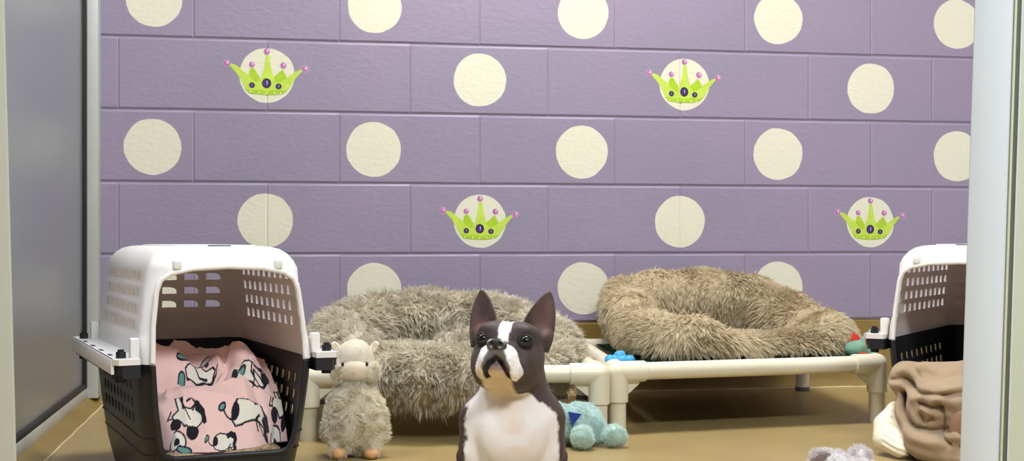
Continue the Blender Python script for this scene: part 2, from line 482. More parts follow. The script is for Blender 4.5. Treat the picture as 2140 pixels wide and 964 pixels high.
# left partition: framed frosted glass
M_frost = bpy.data.materials.new('frosted_glass'); M_frost.use_nodes = True
p = M_frost.node_tree.nodes['Principled BSDF']
p.inputs['Base Color'].default_value = (*s2l(200, 205, 207), 1); p.inputs['Roughness'].default_value = .32
p.inputs['Transmission Weight'].default_value = .80; p.inputs['IOR'].default_value = 1.45
wl = bpy.data.objects.new('wall_left', None); COL.objects.link(wl)
struct(wl, 'frosted glass partition in an aluminium frame', 'wall')
GX = -.515
bm = bmesh.new(); add_box(bm, GX-.004, GX+.004, -1.25, -.058, .05, 2.3); obj('pane', bm, M_frost, wl, smooth=0)
bm = bmesh.new()
add_box(bm, -.545, -.472, -.062, .0, .018, 2.36, .002)          # rear stile
add_box(bm, -.545, -.50, -1.25, -.060, .018, .046, .002)       # bottom rail
add_box(bm, -.545, -.50, -1.25, -.060, 2.3, 2.36, .002)        # head rail
obj('frame', bm, M_alu, wl)
bm = bmesh.new()
add_box(bm, -.522, -.5005, -.078, -.0625, .046, 2.3, .001)
add_box(bm, -.522, -.5012, -1.25, -.078, .0465, .058, .001)
obj('gasket', bm, M_gasket, wl)
bm = bmesh.new()
add_prism(bm, [(-.56, 0), (-.56, .02), (-.497, .02), (-.488, .012), (-.474, .004), (-.459, 0)], -2.6, 0, 'Y')
struct(obj('baseboard_left', bm, M_base), 'tan cove curb under the frosted glass partition', 'baseboard')
bm = bmesh.new()
add_tube(bm, [(-.457+.0007*math.sin(i*.8), -2.6+i*.03, .0012) for i in range(87)], .0028, 6)
struct(obj('trim_2', bm, M_caulk), 'pale sealant line along the left curb', 'trim')

# panels added behind the frosted pane to give it a light-to-dark gradient
M_backdrop = mat('pale_backdrop', s2l(190, 190, 205), rough=.7)
M_backdrop_dark = mat('dark_backdrop', s2l(26, 27, 22), rough=.6)  # dark panel added so the pane's lower part reads darker
bm = bmesh.new(); add_box(bm, -1.12, -1.04, -2.2, -.0, .47, 2.7)
struct(obj('pane_backdrop', bm, M_backdrop, smooth=0), 'added pale panel that lightens the frosted glass from behind', 'wall')
bm = bmesh.new(); add_box(bm, -1.13, -1.02, -2.2, -.0, 0, .47, .004)
struct(obj('pane_backdrop_dark', bm, M_backdrop_dark, smooth=0), 'added dark panel that darkens the lower frosted glass from behind', 'trim')

# door posts of the kennel front
def leaning(name, boxes, mats, pivot, ang, label):
    bm = bmesh.new()
    for (b, mi) in boxes:
        n0 = len(bm.faces); add_box(bm, *b, .002)
        bm.faces.ensure_lookup_table()
        for f in bm.faces[n0:] if False else [f for f in bm.faces if f.index >= n0 or f.index == -1]: f.material_index = mi
    o = obj(name, bm, mats, None)
    o.location = pivot; o.rotation_euler = (0, ang, -TH)
    return struct(o, label, 'door frame')
M_strip = mat('weather_strip', s2l(196, 202, 176), rough=.6)
M_grey = mat('grey_green_paint', s2l(208, 216, 202), rough=.5)
def smudged():
    m = mat('white_door_paint', s2l(230, 238, 252), rough=.3, spec=.4)
    nt = m.node_tree; N = nt.nodes; L = nt.links; p = N['Principled BSDF']
    tc = N.new('ShaderNodeTexCoord')
    n = N.new('ShaderNodeTexNoise'); n.inputs['Scale'].default_value = 160; n.inputs['Detail'].default_value = 5
    mp = N.new('ShaderNodeMapping'); mp.inputs['Scale'].default_value = (1, 1, .35); L.new(tc.outputs['Object'], mp.inputs[0]); L.new(mp.outputs[0], n.inputs['Vector'])
    r = N.new('ShaderNodeMapRange'); r.inputs['From Min'].default_value = .56; r.inputs['From Max'].default_value = .74; L.new(n.outputs['Fac'], r.inputs['Value'])
    d = N.new('ShaderNodeVectorMath'); d.operation = 'SUBTRACT'; L.new(tc.outputs['Object'], d.inputs[0]); d.inputs[1].default_value = (.012, -.02, .262)
    e = N.new('ShaderNodeVectorMath'); e.operation = 'MULTIPLY'; L.new(d.outputs[0], e.inputs[0]); e.inputs[1].default_value = (3.2, 0, 1)
    l = N.new('ShaderNodeVectorMath'); l.operation = 'LENGTH'; L.new(e.outputs[0], l.inputs[0])
    r2 = N.new('ShaderNodeMapRange'); r2.inputs['From Min'].default_value = 0; r2.inputs['From Max'].default_value = .045; r2.inputs['To Min'].default_value = .75; r2.inputs['To Max'].default_value = 0
    L.new(l.outputs['Value'], r2.inputs['Value'])
    mu = N.new('ShaderNodeMath'); mu.operation = 'MULTIPLY'; L.new(r.outputs[0], mu.inputs[0]); L.new(r2.outputs[0], mu.inputs[1])
    mx = N.new('ShaderNodeMix'); mx.data_type = 'RGBA'; L.new(mu.outputs[0], mx.inputs['Factor'])
    mx.inputs['A'].default_value = (*s2l(230, 238, 252), 1); mx.inputs['B'].default_value = (*s2l(110, 116, 125), 1)
    L.new(mx.outputs['Result'], p.inputs['Base Color'])
    return m
M_door = smudged()
def camloc(u, Z):           # a spot on the floor at depth Z
    r = (u-1070)/2754*Z
    return (math.cos(TH)*r+math.sin(TH)*Z, -3.78-math.sin(TH)*r+math.cos(TH)*Z, 0)
Zr = 1.25
k = Zr/2754*.945
zz = .45
def door_post():
    piv = camloc(2021, Zr)
    bm = bmesh.new()
    def sec(x0, x1, y0, y1, mi):
        add_box(bm, x0*k, x1*k, y0, y1, -.3, 2.2, .0012)
        bm.faces.index_update()
        for f in bm.faces:
            if f.material_index == 0 and not f.tag: f.material_index = mi
            f.tag = True
    sec(0, 82, 0, .05, 0); sec(82, 88, -.002, .05, 1); sec(88, 97, .012, .05, 2); sec(97, 400, .001, .05, 3)
    o = obj('door_1', bm, [M_door, M_white, M_strip, M_grey])
    o.location = (piv[0], piv[1], .45); o.rotation_euler = Matrix.Rotation(-TH, 4, 'Z').to_euler()
    o.rotation_euler = (Matrix.Rotation(-TH-math.radians(19.2), 4, 'Z') @ Matrix.Rotation(math.radians(1.75), 4, 'Y')).to_euler()
    return o
struct(door_post(), 'white painted sliding door edge at the right of the opening', 'door')
M_post = mat('post_paint', s2l(172, 172, 160), rough=.5)
bm = bmesh.new(); add_box(bm, -.22, 0, 0, .05, -.3, 2.2, .0015); add_box(bm, 0, .0028, .004, .05, -.3, 2.2)
o = obj('door_2', bm, [M_post]); pv = camloc(16, 1.3); o.location = (pv[0], pv[1], .45)
o.rotation_euler = (Matrix.Rotation(-TH+math.radians(20.9), 4, 'Z') @ Matrix.Rotation(math.radians(-1.4), 4, 'Y')).to_euler()
struct(o, 'cream post at the left of the opening', 'door frame')

bm = bmesh.new(); add_box(bm, -3, 3.2, -5.6, .25, 2.7, 2.78)
struct(obj('ceiling', bm, M_ceil, smooth=0), 'white ceiling', 'ceiling')
bm = bmesh.new(); add_box(bm, 2.45, 2.55, -2.4, -.002, 0, 2.7)
struct(obj('wall_right', bm, M_side, smooth=0), 'pale side wall of the kennel', 'wall')

# light fittings on the ceiling
def emis(name, col, s):
    m = bpy.data.materials.new(name); m.use_nodes = True; nt = m.node_tree
    e = nt.nodes.new('ShaderNodeEmission'); e.inputs[0].default_value = (*col, 1); e.inputs[1].default_value = s
    nt.links.new(e.outputs[0], nt.nodes['Material Output'].inputs[0]); return m
def fitting(x, y, sx, sy, col, s, label):
    t = thing('ceiling_light', label, 'ceiling light', (x, y, 2.7))
    bm = bmesh.new()
    for a in (-1, 1):
        add_box(bm, a*sx-.015, a*sx+.015, -sy-.015, sy+.015, -.05, 0, .002)
        add_box(bm, -sx, sx, a*sy-.015, a*sy+.015, -.05, 0, .002)
    obj('light_frame', bm, M_alu, t)
    bm = bmesh.new(); add_box(bm, -sx+.015, sx-.015, -sy+.015, sy-.015, -.035, -.02)
    obj('diffuser', bm, emis('lit_diffuser', col, s), t, smooth=0)
fitting(.75, -1.0, .6, .28, (1, .98, .94), 34, 'fluorescent ceiling light over the kennel')
fitting(.9, -4.3, .6, .28, (.88, .94, 1), 98, 'fluorescent ceiling light over the corridor')
fitting(-.80, -1.2, .17, .5, (.95, .97, 1), 48, 'unseen light added behind the frosted pane')  # extra lamp out of view, added to brighten the pane from behind
w = bpy.data.worlds.new('world'); sc.world = w; w.use_nodes = True
w.node_tree.nodes['Background'].inputs[0].default_value = (.93, .96, 1, 1); w.node_tree.nodes['Background'].inputs[1].default_value = .12
sc.view_settings.view_transform = 'Standard'; sc.view_settings.look = 'None'; sc.view_settings.gamma = 1; sc.view_settings.use_curve_mapping = False
sc.view_settings.exposure = 0
try: sc.cycles.use_denoising = True; sc.cycles.max_bounces = 8; sc.cycles.diffuse_bounces = 4
except Exception: pass
# ================================================================== RAISED COTS
M_pvc = mat('cream_pvc', s2l(226, 220, 198), rough=.32, spec=.45, var=.03, vscale=8)
M_green = mat('green_cot_fabric', s2l(10, 88, 78), rough=.55, bump=.0006, bscale=900)
M_navy = mat('navy_cot_fabric', s2l(22, 26, 62), rough=.55, bump=.0006, bscale=900)
M_screw = mat('steel_screw', s2l(120, 118, 112), rough=.35, metal=.8)
M_foot = mat('grey_rubber_foot', s2l(92, 92, 96), rough=.7)
def make_cot(label, FL, FR, BL, BR, fab, sag, H=.144, R=.0205):
    cen = ((FL[0]+FR[0]+BL[0]+BR[0])/4, (FL[1]+FR[1]+BL[1]+BR[1])/4, 0)
    t = thing('raised_dog_cot', label, 'dog cot', cen, 0)
    P = [Vector((p[0]-cen[0], p[1]-cen[1], 0)) for p in (FL, FR, BR, BL)]
    up = Vector((0, 0, H))
    for i in range(4):                                   # rails
        a, b = P[i], P[(i+1) % 4]
        d = (b-a).normalized()
        bm = bmesh.new(); add_tube(bm, [a+up+d*.03, b+up-d*.03], R, 20)
        obj('rail', bm, M_pvc, t)
    for i in range(4):
        p = P[i]; d1 = (P[(i+1) % 4]-p).normalized(); d2 = (P[i-1]-p).normalized()
        bm = bmesh.new()
        add_tube(bm, [p+Vector((0, 0, .006)), p+up+Vector((0, 0, -.05))], R*.96, 20)
        lg = obj('leg', bm, M_pvc, t)
        bm = bmesh.new(); add_tube(bm, [p, p+Vector((0, 0, .012))], R*1.02, 20); obj('foot_cap', bm, M_foot if i in (2, 3) else M_pvc, lg)
        # moulded corner fitting: sleeves for both rails and the leg, rounded knuckle, gusset webs
        bm = bmesh.new(); r2 = R*1.2
        for d, L in ((d1, .066), (d2, .066), (Vector((0, 0, -1)), .068)):
            add_tube(bm, [p+up, p+up+d*L, p+up+d*(L+.0015)], [r2, r2, r2*.95], 20)
        add_ell(bm, p+up, (r2*1.0,)*3, 20, 12)
        for d in (d1, d2):
            n = d.cross(Vector((0, 0, 1)))*.0025
            q = [p+up+d*.02+Vector((0, 0, -.018)), p+up+d*.058+Vector((0, 0, -.022)), p+up+d*.052+Vector((0, 0, -.03)), p+up+d*.03+Vector((0, 0, -.048)), p+up+d*.02+Vector((0, 0, -.055))]
            A = [bm.verts.new(v+n) for v in q]; B = [bm.verts.new(v-n) for v in q]
            bm.faces.new(A); bm.faces.new(B[::-1])
            for k2 in range(5): bm.faces.new((A[k2], B[k2], B[(k2+1) % 5], A[(k2+1) % 5]))
        c = obj('corner_fitting', bm, M_pvc, t)
        bm = bmesh.new()
        for d in (d1,):
            add_ell(bm, p+up+d*.055+Vector((0, 0, -.0235)), (.004, .004, .003), 10, 6)
        obj('screw', bm, M_screw, c)
    # fabric sheet wrapped over the rails, sagging in the middle
    bm = bmesh.new(); n = 28; g = {}
    for i in range(n+1):
        for j in range(n+1):
            s, q = i/n, j/n
            a = P[0].lerp(P[1], s); b = P[3].lerp(P[2], s)
            ins = .05
            s2, q2 = ins+(1-2*ins)*s, q*(1-.03)+.015
            a = P[0].lerp(P[1], s2); b = P[3].lerp(P[2], s2)
            v = a.lerp(b, q2)
            z = H+R*.55-sag*math.sin(PI*s)**.7*math.sin(PI*q)**.7
            g[i, j] = bm.verts.new((v.x, v.y, z))
    for i in range(n):
        for j in range(n): bm.faces.new((g[i, j], g[i+1, j], g[i+1, j+1], g[i, j+1]))
    bmesh.ops.solidify(bm, geom=bm.faces[:], thickness=.002)
    obj('sling', bm, fab, t, smooth=60)
    return t
make_cot('cream pipe cot with green sling holding the rectangular brown bed', (.777, -.835), (1.457, -.75), (.855, -.165), (1.54, -.085), M_green, .012)
make_cot('cream pipe cot holding the round shaggy bed behind the dog', (.075, -.80), (.725, -.865), (.12, -.13), (.795, -.135), M_navy, .05)

# ================================================================== RECTANGULAR PLUSH BED
M_taupe = mat('taupe_plush', s2l(232, 220, 190), rough=.9, spec=.12, tone=s2l(192, 174, 142), sheen=.1)
translucent(M_taupe, .22)
M_taupeb = mat('taupe_backing', s2l(168, 152, 122), rough=.95, spec=.05)  # backing darker than the pile, imitating shade in gaps between clumps
def rectbed(P):
    z0 = .168
    a = [(.985, -.165, .275), (1.08, -.14, .285), (1.24, -.13, .288), (1.375, -.135, .278)]
    d = d_path(P, a, [.072, .070, .068, .066], .03)
    d = sm(d, d_path(P, [(.978, -.18, .265), (.935, -.36, .240), (.922, -.52, .212), (.955, -.64, .200)], [.068, .060, .056, .058], .03), .012)
    d = sm(d, d_path(P, [(.965, -.67, .194), (1.02, -.685, .198), (1.11, -.695, .155), (1.23, -.69, .140), (1.32, -.67, .150), (1.405, -.60, .185)], [.058, .060, .045, .038, .043, .060], .02), .012)
    d = sm(d, d_path(P, [(1.375, -.145, .272), (1.425, -.28, .236), (1.445, -.45, .202), (1.42, -.57, .195)], [.060, .058, .056, .062], .03), .014)
    d = sm(d, d_path(P, [(.975, -.20, .225), (.925, -.58, .210), (.985, -.69, .205), (1.18, -.705, .178), (1.38, -.63, .195), (1.42, -.30, .205), (1.365, -.13, .235), (.985, -.15, .235), (.975, -.20, .225)], [.050, .048, .048, .028, .045, .045, .055, .055, .050], .02), .02)
    base = np.maximum(np.abs(P[..., 0]-1.18)-.23, np.abs(P[..., 1]+.41)-.26)
    base = smax(base, np.abs(P[..., 2]-.175)-.012, .02)
    d = sm(d, base, .015)
    # puckered corner seam at the front left
    s = np.hypot(P[..., 0]-1.01, P[..., 1]+.760)
    d = d+.014*np.exp(-(s/.016)**2)
    d = d+vnoise(P, 14)*.005+vnoise(P, 35)*.003
    return smax(d, z0-P[..., 2], .012)
V, Q = surface_nets(rectbed, (.76, -.80, .15), (1.58, -.02, .40), .006)
def comb_down(p, n):
    c = np.zeros_like(p); c[:, 2] = -.45; return c
CAMP = np.array([0, -3.78, .45])
fr = [fur(V, Q, 38000, 7, .021, .0014, .0040, lift=.62, comb=comb_down, grav=.25, noise=.75, nscale=11, seed=11, curl=.15,
          keep=lambda C, N: (C[:, 2] > .172)*1.0)]
o = furry('rectangular_dog_bed', V, Q, fr, [M_taupe, M_taupeb], base_tone=.3, backing=True)
tag(o, 'rectangular taupe plush bed with raised sides on the right cot', 'dog bed')

# ================================================================== ROUND SHAG BED
M_shag = mat('grey_beige_shag', s2l(238, 232, 214), rough=.85, spec=.15, tone=s2l(196, 188, 168), sheen=.1)
translucent(M_shag, .28)
DC = np.array((.412, -.545)); DR = .266
M_shagb = mat('shag_backing', s2l(172, 162, 140), rough=.95, spec=.05)  # darker base layer, shade of the gaps between strands put into its colour
def donut(P):
    x = P[..., 0]-DC[0]; y = (P[..., 1]-DC[1])
    y = y*.93
    rr = np.hypot(x, y); an = np.arctan2(y, x)
    front = .5-.5*np.sin(an)                 # 1 in front, 0 at the back
    zc = .230-.100*front
    tr = .080-.016*front
    dd = np.hypot(rr-DR, (P[..., 2]-zc)*1.0)-tr
    lump = d_ell(P, (.49, -.60, .165), (.12, .10, .065))
    pad = smax(rr-DR, np.abs(P[..., 2]-.155)-.02, .02)
    d = sm(sm(dd, pad, .03), lump, .03)
    # hanging front belly beyond the rail
    bel = d_path(P, [(.20, -.80, .155), (.33, -.865, .152), (.48, -.87, .152), (.54, -.80, .165)], [.045, .050, .050, .042], .03)
    d = sm(d, bel, .03)
    return d+vnoise(P, 12, 3)*.008+vnoise(P, 30, 5)*.004
V, Q = surface_nets(donut, (.0, -1.0, .07), (.86, -.08, .38), .007)
def gd(p): return np.full(len(p), .3)
def comb_d(p, n):
    c = np.zeros_like(p); c[:, 2] = -.25
    return c
fr = [fur(V, Q, 40000, 5, .020, .0020, .0030, lift=.62, comb=comb_d, grav=.26, noise=.6, nscale=24, seed=21, curl=.6, tipj=.7, lenj=.35,
          keep=lambda C, N: np.where(C[:, 2] < .115, .25, 1.0))]
o = furry('round_dog_bed', V, Q, fr, [M_shag, M_shagb], base_tone=.25, backing=True)
tag(o, 'round pale grey shaggy bed bulging over the cot behind the dog', 'dog bed')
# ================================================================== PLASTIC CARRIERS
M_cw = mat('white_carrier_plastic', s2l(240, 239, 236), rough=.33, spec=.45, var=.015, vscale=10)
translucent(M_cw, .17, s2l(226, 196, 190))
M_cb = mat('charcoal_carrier_plastic', s2l(31, 32, 39), rough=.42, spec=.4, var=.05, vscale=14)
M_bolt = mat('black_bolt_plastic', s2l(24, 24, 28), rough=.5)
M_slot = mat('slot_shade', s2l(50, 50, 58), rough=.6)  # shade inside the slots, put into a dark colour
def rrect(hw, hl, r, n=10):
    out = []
    for cx, cy, a0 in ((hw-r, hl-r, 0), (-(hw-r), hl-r, 90), (-(hw-r), -(hl-r), 180), (hw-r, -(hl-r), 270)):
        for i in range(n+1):
            a = math.radians(a0+90*i/n); out.append((cx+r*math.cos(a), cy+r*math.sin(a)))
    return out
def loft(bm, rings, top_cap=True):
    """rings: list of (z, hw, hl, r, yshift)"""
    R = []
    for (z, hw, hl, r, ys) in rings:
        R.append([bm.verts.new((x, y+ys, z)) for x, y in rrect(hw, hl, r)])
    for A, B in zip(R, R[1:]):
        n = len(A)
        for i in range(n): bm.faces.new((A[i], A[(i+1) % n], B[(i+1) % n], B[i]))
    return R
def shell(rings, t=.0035, closed_end='top'):
    bm = bmesh.new()
    O = loft(bm, rings)
    inn = [(z, hw-t, hl-t, max(r-t, .004), ys) for (z, hw, hl, r, ys) in rings]
    z, hw, hl, r, ys = inn[-1 if closed_end == 'top' else 0]
    if closed_end == 'top': inn[-1] = (z-t, hw, hl, r, ys)
    else: inn[0] = (z+t, hw, hl, r, ys)
    I = loft(bm, inn)
    o_end, i_end = (O[-1], I[-1]) if closed_end == 'top' else (O[0], I[0])
    o_op, i_op = (O[0], I[0]) if closed_end == 'top' else (O[-1], I[-1])
    bm.faces.new(o_end); bm.faces.new(i_end)
    n = len(o_op)
    for i in range(n): bm.faces.new((o_op[i], o_op[(i+1) % n], i_op[(i+1) % n], i_op[i]))
    bmesh.ops.recalc_face_normals(bm, faces=bm.faces)
    return bm
def boolean(bm, cutters, op='DIFFERENCE'):
    me = bpy.data.meshes.new('a'); bm.to_mesh(me); bm.free()
    o = bpy.data.objects.new('a', me); COL.objects.link(o)
    tmp = [o]
    for c in cutters:
        cm = bpy.data.meshes.new('c'); c.to_mesh(cm); c.free()
        co = bpy.data.objects.new('c', cm); COL.objects.link(co); tmp.append(co)
        m = o.modifiers.new('b', 'BOOLEAN'); m.operation = op; m.solver = 'EXACT'; m.object = co
    bpy.context.view_layer.update()
    dg = bpy.context.evaluated_depsgraph_get()
    out = bpy.data.meshes.new_from_object(o.evaluated_get(dg))
    for x in tmp: bpy.data.objects.remove(x)
    return out
def opening_profile(d=0.):
    """front opening outline (x, z), counter clockwise from the bottom left; d grows it"""
    L = [(-.088, .074), (-.106, .080), (-.114, .096), (-.124, .16), (-.130, .235), (-.128, .30), (-.121, .36), (-.114, .378), (-.098, .389), (-.06, .397), (0, .400)]
    pts = L+[(-x, z) for x, z in L[-2::-1]]
    c = (0, .23)
    return [(c[0]+(x-c[0])*(1+d/.12), c[1]+(z-c[1])*(1+d/.17)) for x, z in pts]
up_rings = [(.237, .1535, .293, .045, 0), (.262, .1515, .290, .045, 0)]
for zr in (.285, .3135, .342, .3705):
    f = (zr-.237)/.2
    a = .1515-.024*f; b = .290-.022*f
    up_rings += [(zr-.0005, a+.0018, b+.001, .046, 0), (zr+.002, a, b, .046, 0)]
up_rings += [(.398, .134, .274, .045, 0), (.412, .128, .268, .046, 0), (.424, .119, .259, .046, 0), (.432, .108, .248, .046, 0), (.436, .094, .234, .044, 0), (.437, .084, .224, .042, 0), (.4372, .083, .223, .042, 0)]
lo_rings = [(.0, .118, .232, .04, 0), (.004, .124, .240, .045, 0), (.05, .134, .262, .05, 0), (.12, .143, .279, .05, 0), (.20, .150, .290, .046, 0), (.238, .1525, .293, .045, 0)]
def dshape(cx, cz, w, h, flip=False):
    # quarter round corner, flat bottom
    p = [(-w/2, -h/2), (w/2, -h/2), (w/2, h*.05), (w*.32, h*.38), (w*.05, h/2), (-w/2, h/2)]
    if flip: p = [(-a, b) for a, b in p]
    return [(cx+a, cz+b) for a, b in p]
def build_carrier(label, loc, rz, group):
    t = thing('pet_carrier', label, 'pet carrier', loc, rz, group)
    cols = [-.170+.0415*i for i in range(9)]
    # ---- upper shell
    cut1 = bmesh.new(); add_prism(cut1, opening_profile(), -.40, -.16)
    cut2 = bmesh.new()
    for z in (.299, .327, .356, .385):
        for y in cols:
            add_prism(cut2, dshape(y, z, .021, .0165, flip=True), -.25, .25, 'X')
    cut3 = bmesh.new()
    for z in (.312, .341, .370):
        for x in (-.092, -.046, 0, .046, .092): add_prism(cut3, dshape(x, z, .030, .014), .15, .40, 'Y')
    me = boolean(shell(up_rings, .0035, 'top'), [cut1, cut2, cut3])
    bm = bmesh.new(); bm.from_mesh(me)
    for s in (-1, 1):     # side flanges and bolt towers
        fl = rrect(.026, .300, .012, 4)
        n = bmesh.new()
        P = [(s*.1525, -.293), (s*.188, -.296), (s*.198, -.280), (s*.198, .270), (s*.186, .292), (s*.1525, .285)]
        A = [bm.verts.new((x, y, .2385)) for x, y in P]; B = [bm.verts.new((x, y, .2485)) for x, y in P]
        bm.faces.new(A); bm.faces.new(B)
        for i in range(6): bm.faces.new((A[i], A[(i+1) % 6], B[(i+1) % 6], B[i]))
        add_box(bm, min(s*.193, s*.199), max(s*.193, s*.199), -.280, .270, .2225, .2485, .0015)
        for y in (-.262, .235):
            add_box(bm, min(s*.150, s*.166), max(s*.150, s*.166), y-.010, y+.010, .245, .282, .003)
    # recessed roof panel rim and front lugs
    add_tube(bm, [(x, y, .4368) for x, y in rrect(.070, .205, .03, 8)], .0025, 8, closed=True)
    for s in (-1, 1): add_box(bm, s*.088-.007, s*.088+.007, -.279, -.262, .398, .413, .002)
    bmesh.ops.recalc_face_normals(bm, faces=bm.faces)
    bpy.data.meshes.remove(me)
    us = obj('upper_shell', bm, M_cw, t)
    # raised rim around the opening
    def yfront(z, rings):
        for (a, b) in zip(rings, rings[1:]):
            if a[0] <= z <= b[0]: return -(a[2]+(b[2]-a[2])*(z-a[0])/(b[0]-a[0]+1e-9))
        return -rings[-1][2]
    pr = opening_profile(.002)
    bm = bmesh.new()
    add_tube(bm, [(x, yfront(z, up_rings)-.0005, z) for x, z in pr if z > .24] if False else [(pr[4][0], -.2935, .240)]+[(x, yfront(z, up_rings)-.0005, z) for x, z in pr if z > .245]+[(-pr[4][0], -.2935, .240)], .0045, 10)
    obj('door_rim', bm, M_cw, us)
    bm = bmesh.new(); add_box(bm, -.022, .018, -.216, -.206, .4368, .4392, .001); obj('name_slot', bm, M_slot, us)
    # ---- lower shell
    cut1 = bmesh.new(); add_prism(cut1, opening_profile(), -.40, -.16)
    cut2 = bmesh.new()
    for z in (.192, .163, .134):
        for y in cols:
            q = [(y-.010, z+.009), (y-.010, z-.002), (y-.003, z-.009), (y+.010, z-.009), (y+.010, z+.009)]
            add_prism(cut2, q, -.25, .25, 'X')
    me = boolean(shell(lo_rings, .0035, 'bottom'), [cut1, cut2])
    bm = bmesh.new(); bm.from_mesh(me); bpy.data.meshes.remove(me)
    for s in (-1, 1):
        P = [(s*.152, -.291), (s*.182, -.293), (s*.191, -.279), (s*.191, .265), (s*.180, .286), (s*.152, .283)]
        A = [bm.verts.new((x, y, .216)) for x, y in P]; B = [bm.verts.new((x, y, .2375)) for x, y in P]
        bm.faces.new(A); bm.faces.new(B)
        for i in range(6): bm.faces.new((A[i], A[(i+1) % 6], B[(i+1) % 6], B[i]))
    # horizontal ribs down the hull sides
    for z, hw, hl in ((.106, .1415, .276), (.076, .1375, .2685)):
        q = [(x, y, z) for x, y in rrect(hw, hl, .048, 8)]           # runs round sides and back, stops at the doorway
        k0 = max(i for i in range(len(q)) if q[i][1] < -.2 and q[i][0] < 0)
        k0 = [i for i in range(len(q)) if q[i][0] > 0 and q[i][1] < -.2][0]
        ring = q[k0:]+q[:k0]
        ring = [v for v in ring if v[1] > -hl+.012]
        add_tube(bm, ring, .0018, 6)
    bmesh.ops.recalc_face_normals(bm, faces=bm.faces)
    ls = obj('lower_shell', bm, M_cb, t)
    bm = bmesh.new()
    lowp = [(x, z) for x, z in pr if z < .232]
    left = sorted([p for p in lowp if p[0] < 0], key=lambda p: -p[1]); right = sorted([p for p in lowp if p[0] > 0], key=lambda p: p[1])
    add_tube(bm, [(pr[4][0], -.2925, .236)]+[(x, yfront(z, lo_rings)-.0005, z) for x, z in left+right]+[(-pr[4][0], -.2925, .236)], .0048, 10)
    obj('lower_rim', bm, M_cb, ls)
    for s in (-1, 1):
        for y in (-.19, -.08, .03, .14):
            bm = bmesh.new(); add_box(bm, min(s*.184, s*.191), max(s*.184, s*.191), y-.016, y+.016, .2478, .2491, .0003); obj('flange_slot', bm, M_slot, us)  # raised strip, its dark colour stands for the shaded slot
        for y in (-.262, .225):
            bm = bmesh.new()
            add_prism(bm, [(s*.180+.0085*math.cos(2*PI*k/8+.39), y+.0085*math.sin(2*PI*k/8+.39)) for k in range(8)], .246, .259, 'Z')
            add_prism(bm, [(s*.180+.0055*math.cos(2*PI*k/8), y+.0055*math.sin(2*PI*k/8)) for k in range(8)], .259, .263, 'Z')
            bo = obj('bolt', bm, M_bolt, t)
            bm = bmesh.new(); add_prism(bm, [(s*.180+.009*math.cos(2*PI*k/8), y+.009*math.sin(2*PI*k/8)) for k in range(8)], .208, .217, 'Z')
            obj('nut', bm, M_bolt, bo)
    return t
def corner_place(fx, fy, a, s):
    """carrier whose front flange corner (side s) stands at (fx, fy)"""
    c, sn = math.cos(a), math.sin(a)
    lx, ly = s*.197, -.293
    return (fx-(lx*c-ly*sn), fy-(lx*sn+ly*c), 0)
A1 = math.radians(14.8)
L1 = corner_place(-.265, -1.503, A1, -1)
build_carrier('white and charcoal pet carrier at the left with a pink dog print blanket inside', L1, A1, None)
A2 = math.radians(-42)
L2 = corner_place(1.233, -1.147, A2, -1)
build_carrier('white and charcoal pet carrier at the right, half hidden by the door edge', L2, A2, None)
# ================================================================== DOG (Boston terrier, sitting, facing the camera)
def rot(yaw, pitch, roll=0):
    # columns = local axes in parent frame; yaw about z, then pitch (nose up) about x, then roll about y
    cy, sy = math.cos(yaw), math.sin(yaw); cp, sp = math.cos(pitch), math.sin(pitch); cr, sr = math.cos(roll), math.sin(roll)
    Z = np.array([[cy, -sy, 0], [sy, cy, 0], [0, 0, 1]]); X = np.array([[1, 0, 0], [0, cp, -sp], [0, sp, cp]]); Y = np.array([[cr, 0, sr], [0, 1, 0], [-sr, 0, cr]])
    return (Z@Y@X).astype(np.float32)
HC = np.array((-.005, -.028, .258), np.float32)
HR = rot(math.radians(-13.5), math.radians(-22.5), math.radians(2))
def to_head(P): return (P-HC) @ HR
EYES = [(-.0365, -.0425, .008), (.0365, -.0425, .008)]
def ear_frame(s):
    B = np.array((.0375, .006, .034)); T = np.array((.0560, -.004, .113))
    if s < 0: B = np.array((-.0435, .006, .033)); T = np.array((-.0590, -.008, .109))
    U = (T-B); h = np.linalg.norm(U); U = U/h
    W = np.array((s*.93, .36, -.22)); W = W-U*(W@U); W /= np.linalg.norm(W)
    Nf = np.cross(U, W)*(1 if s < 0 else -1)
    if Nf[1] > 0: Nf = -Nf
    return B.astype(np.float32), U.astype(np.float32), W.astype(np.float32), Nf.astype(np.float32), h
EARS = {s: ear_frame(s) for s in (-1, 1)}
def ear_coords(H, s):
    B, U, W, Nf, h = EARS[s]; q = H-B
    return q@W, q@U, q@Nf, h
def ear_w(b, h):
    t = np.clip(b/h, 0, 1)
    return .0285*np.power(np.clip(1-np.power(t, 1.75), 0, 1), .72)+.0005
def ear_c0(a, b, h): return a*a*13-.006+.004*np.clip(b/h, 0, 1)
def d_ear(H, s):
    a, b, c, h = ear_coords(H, s)
    a2 = a-.003
    w = ear_w(b, h)
    d = np.maximum(np.abs(c-ear_c0(a2, b, h))-.0030, np.abs(a2)-w)
    d = np.maximum(d, np.maximum(b-h, -b-.018))
    return d*.75
MOUTH = [(0, 0, -.034), (.010, 0, -.042), (.0180, 0, -.054), (.0205, 0, -.066)]
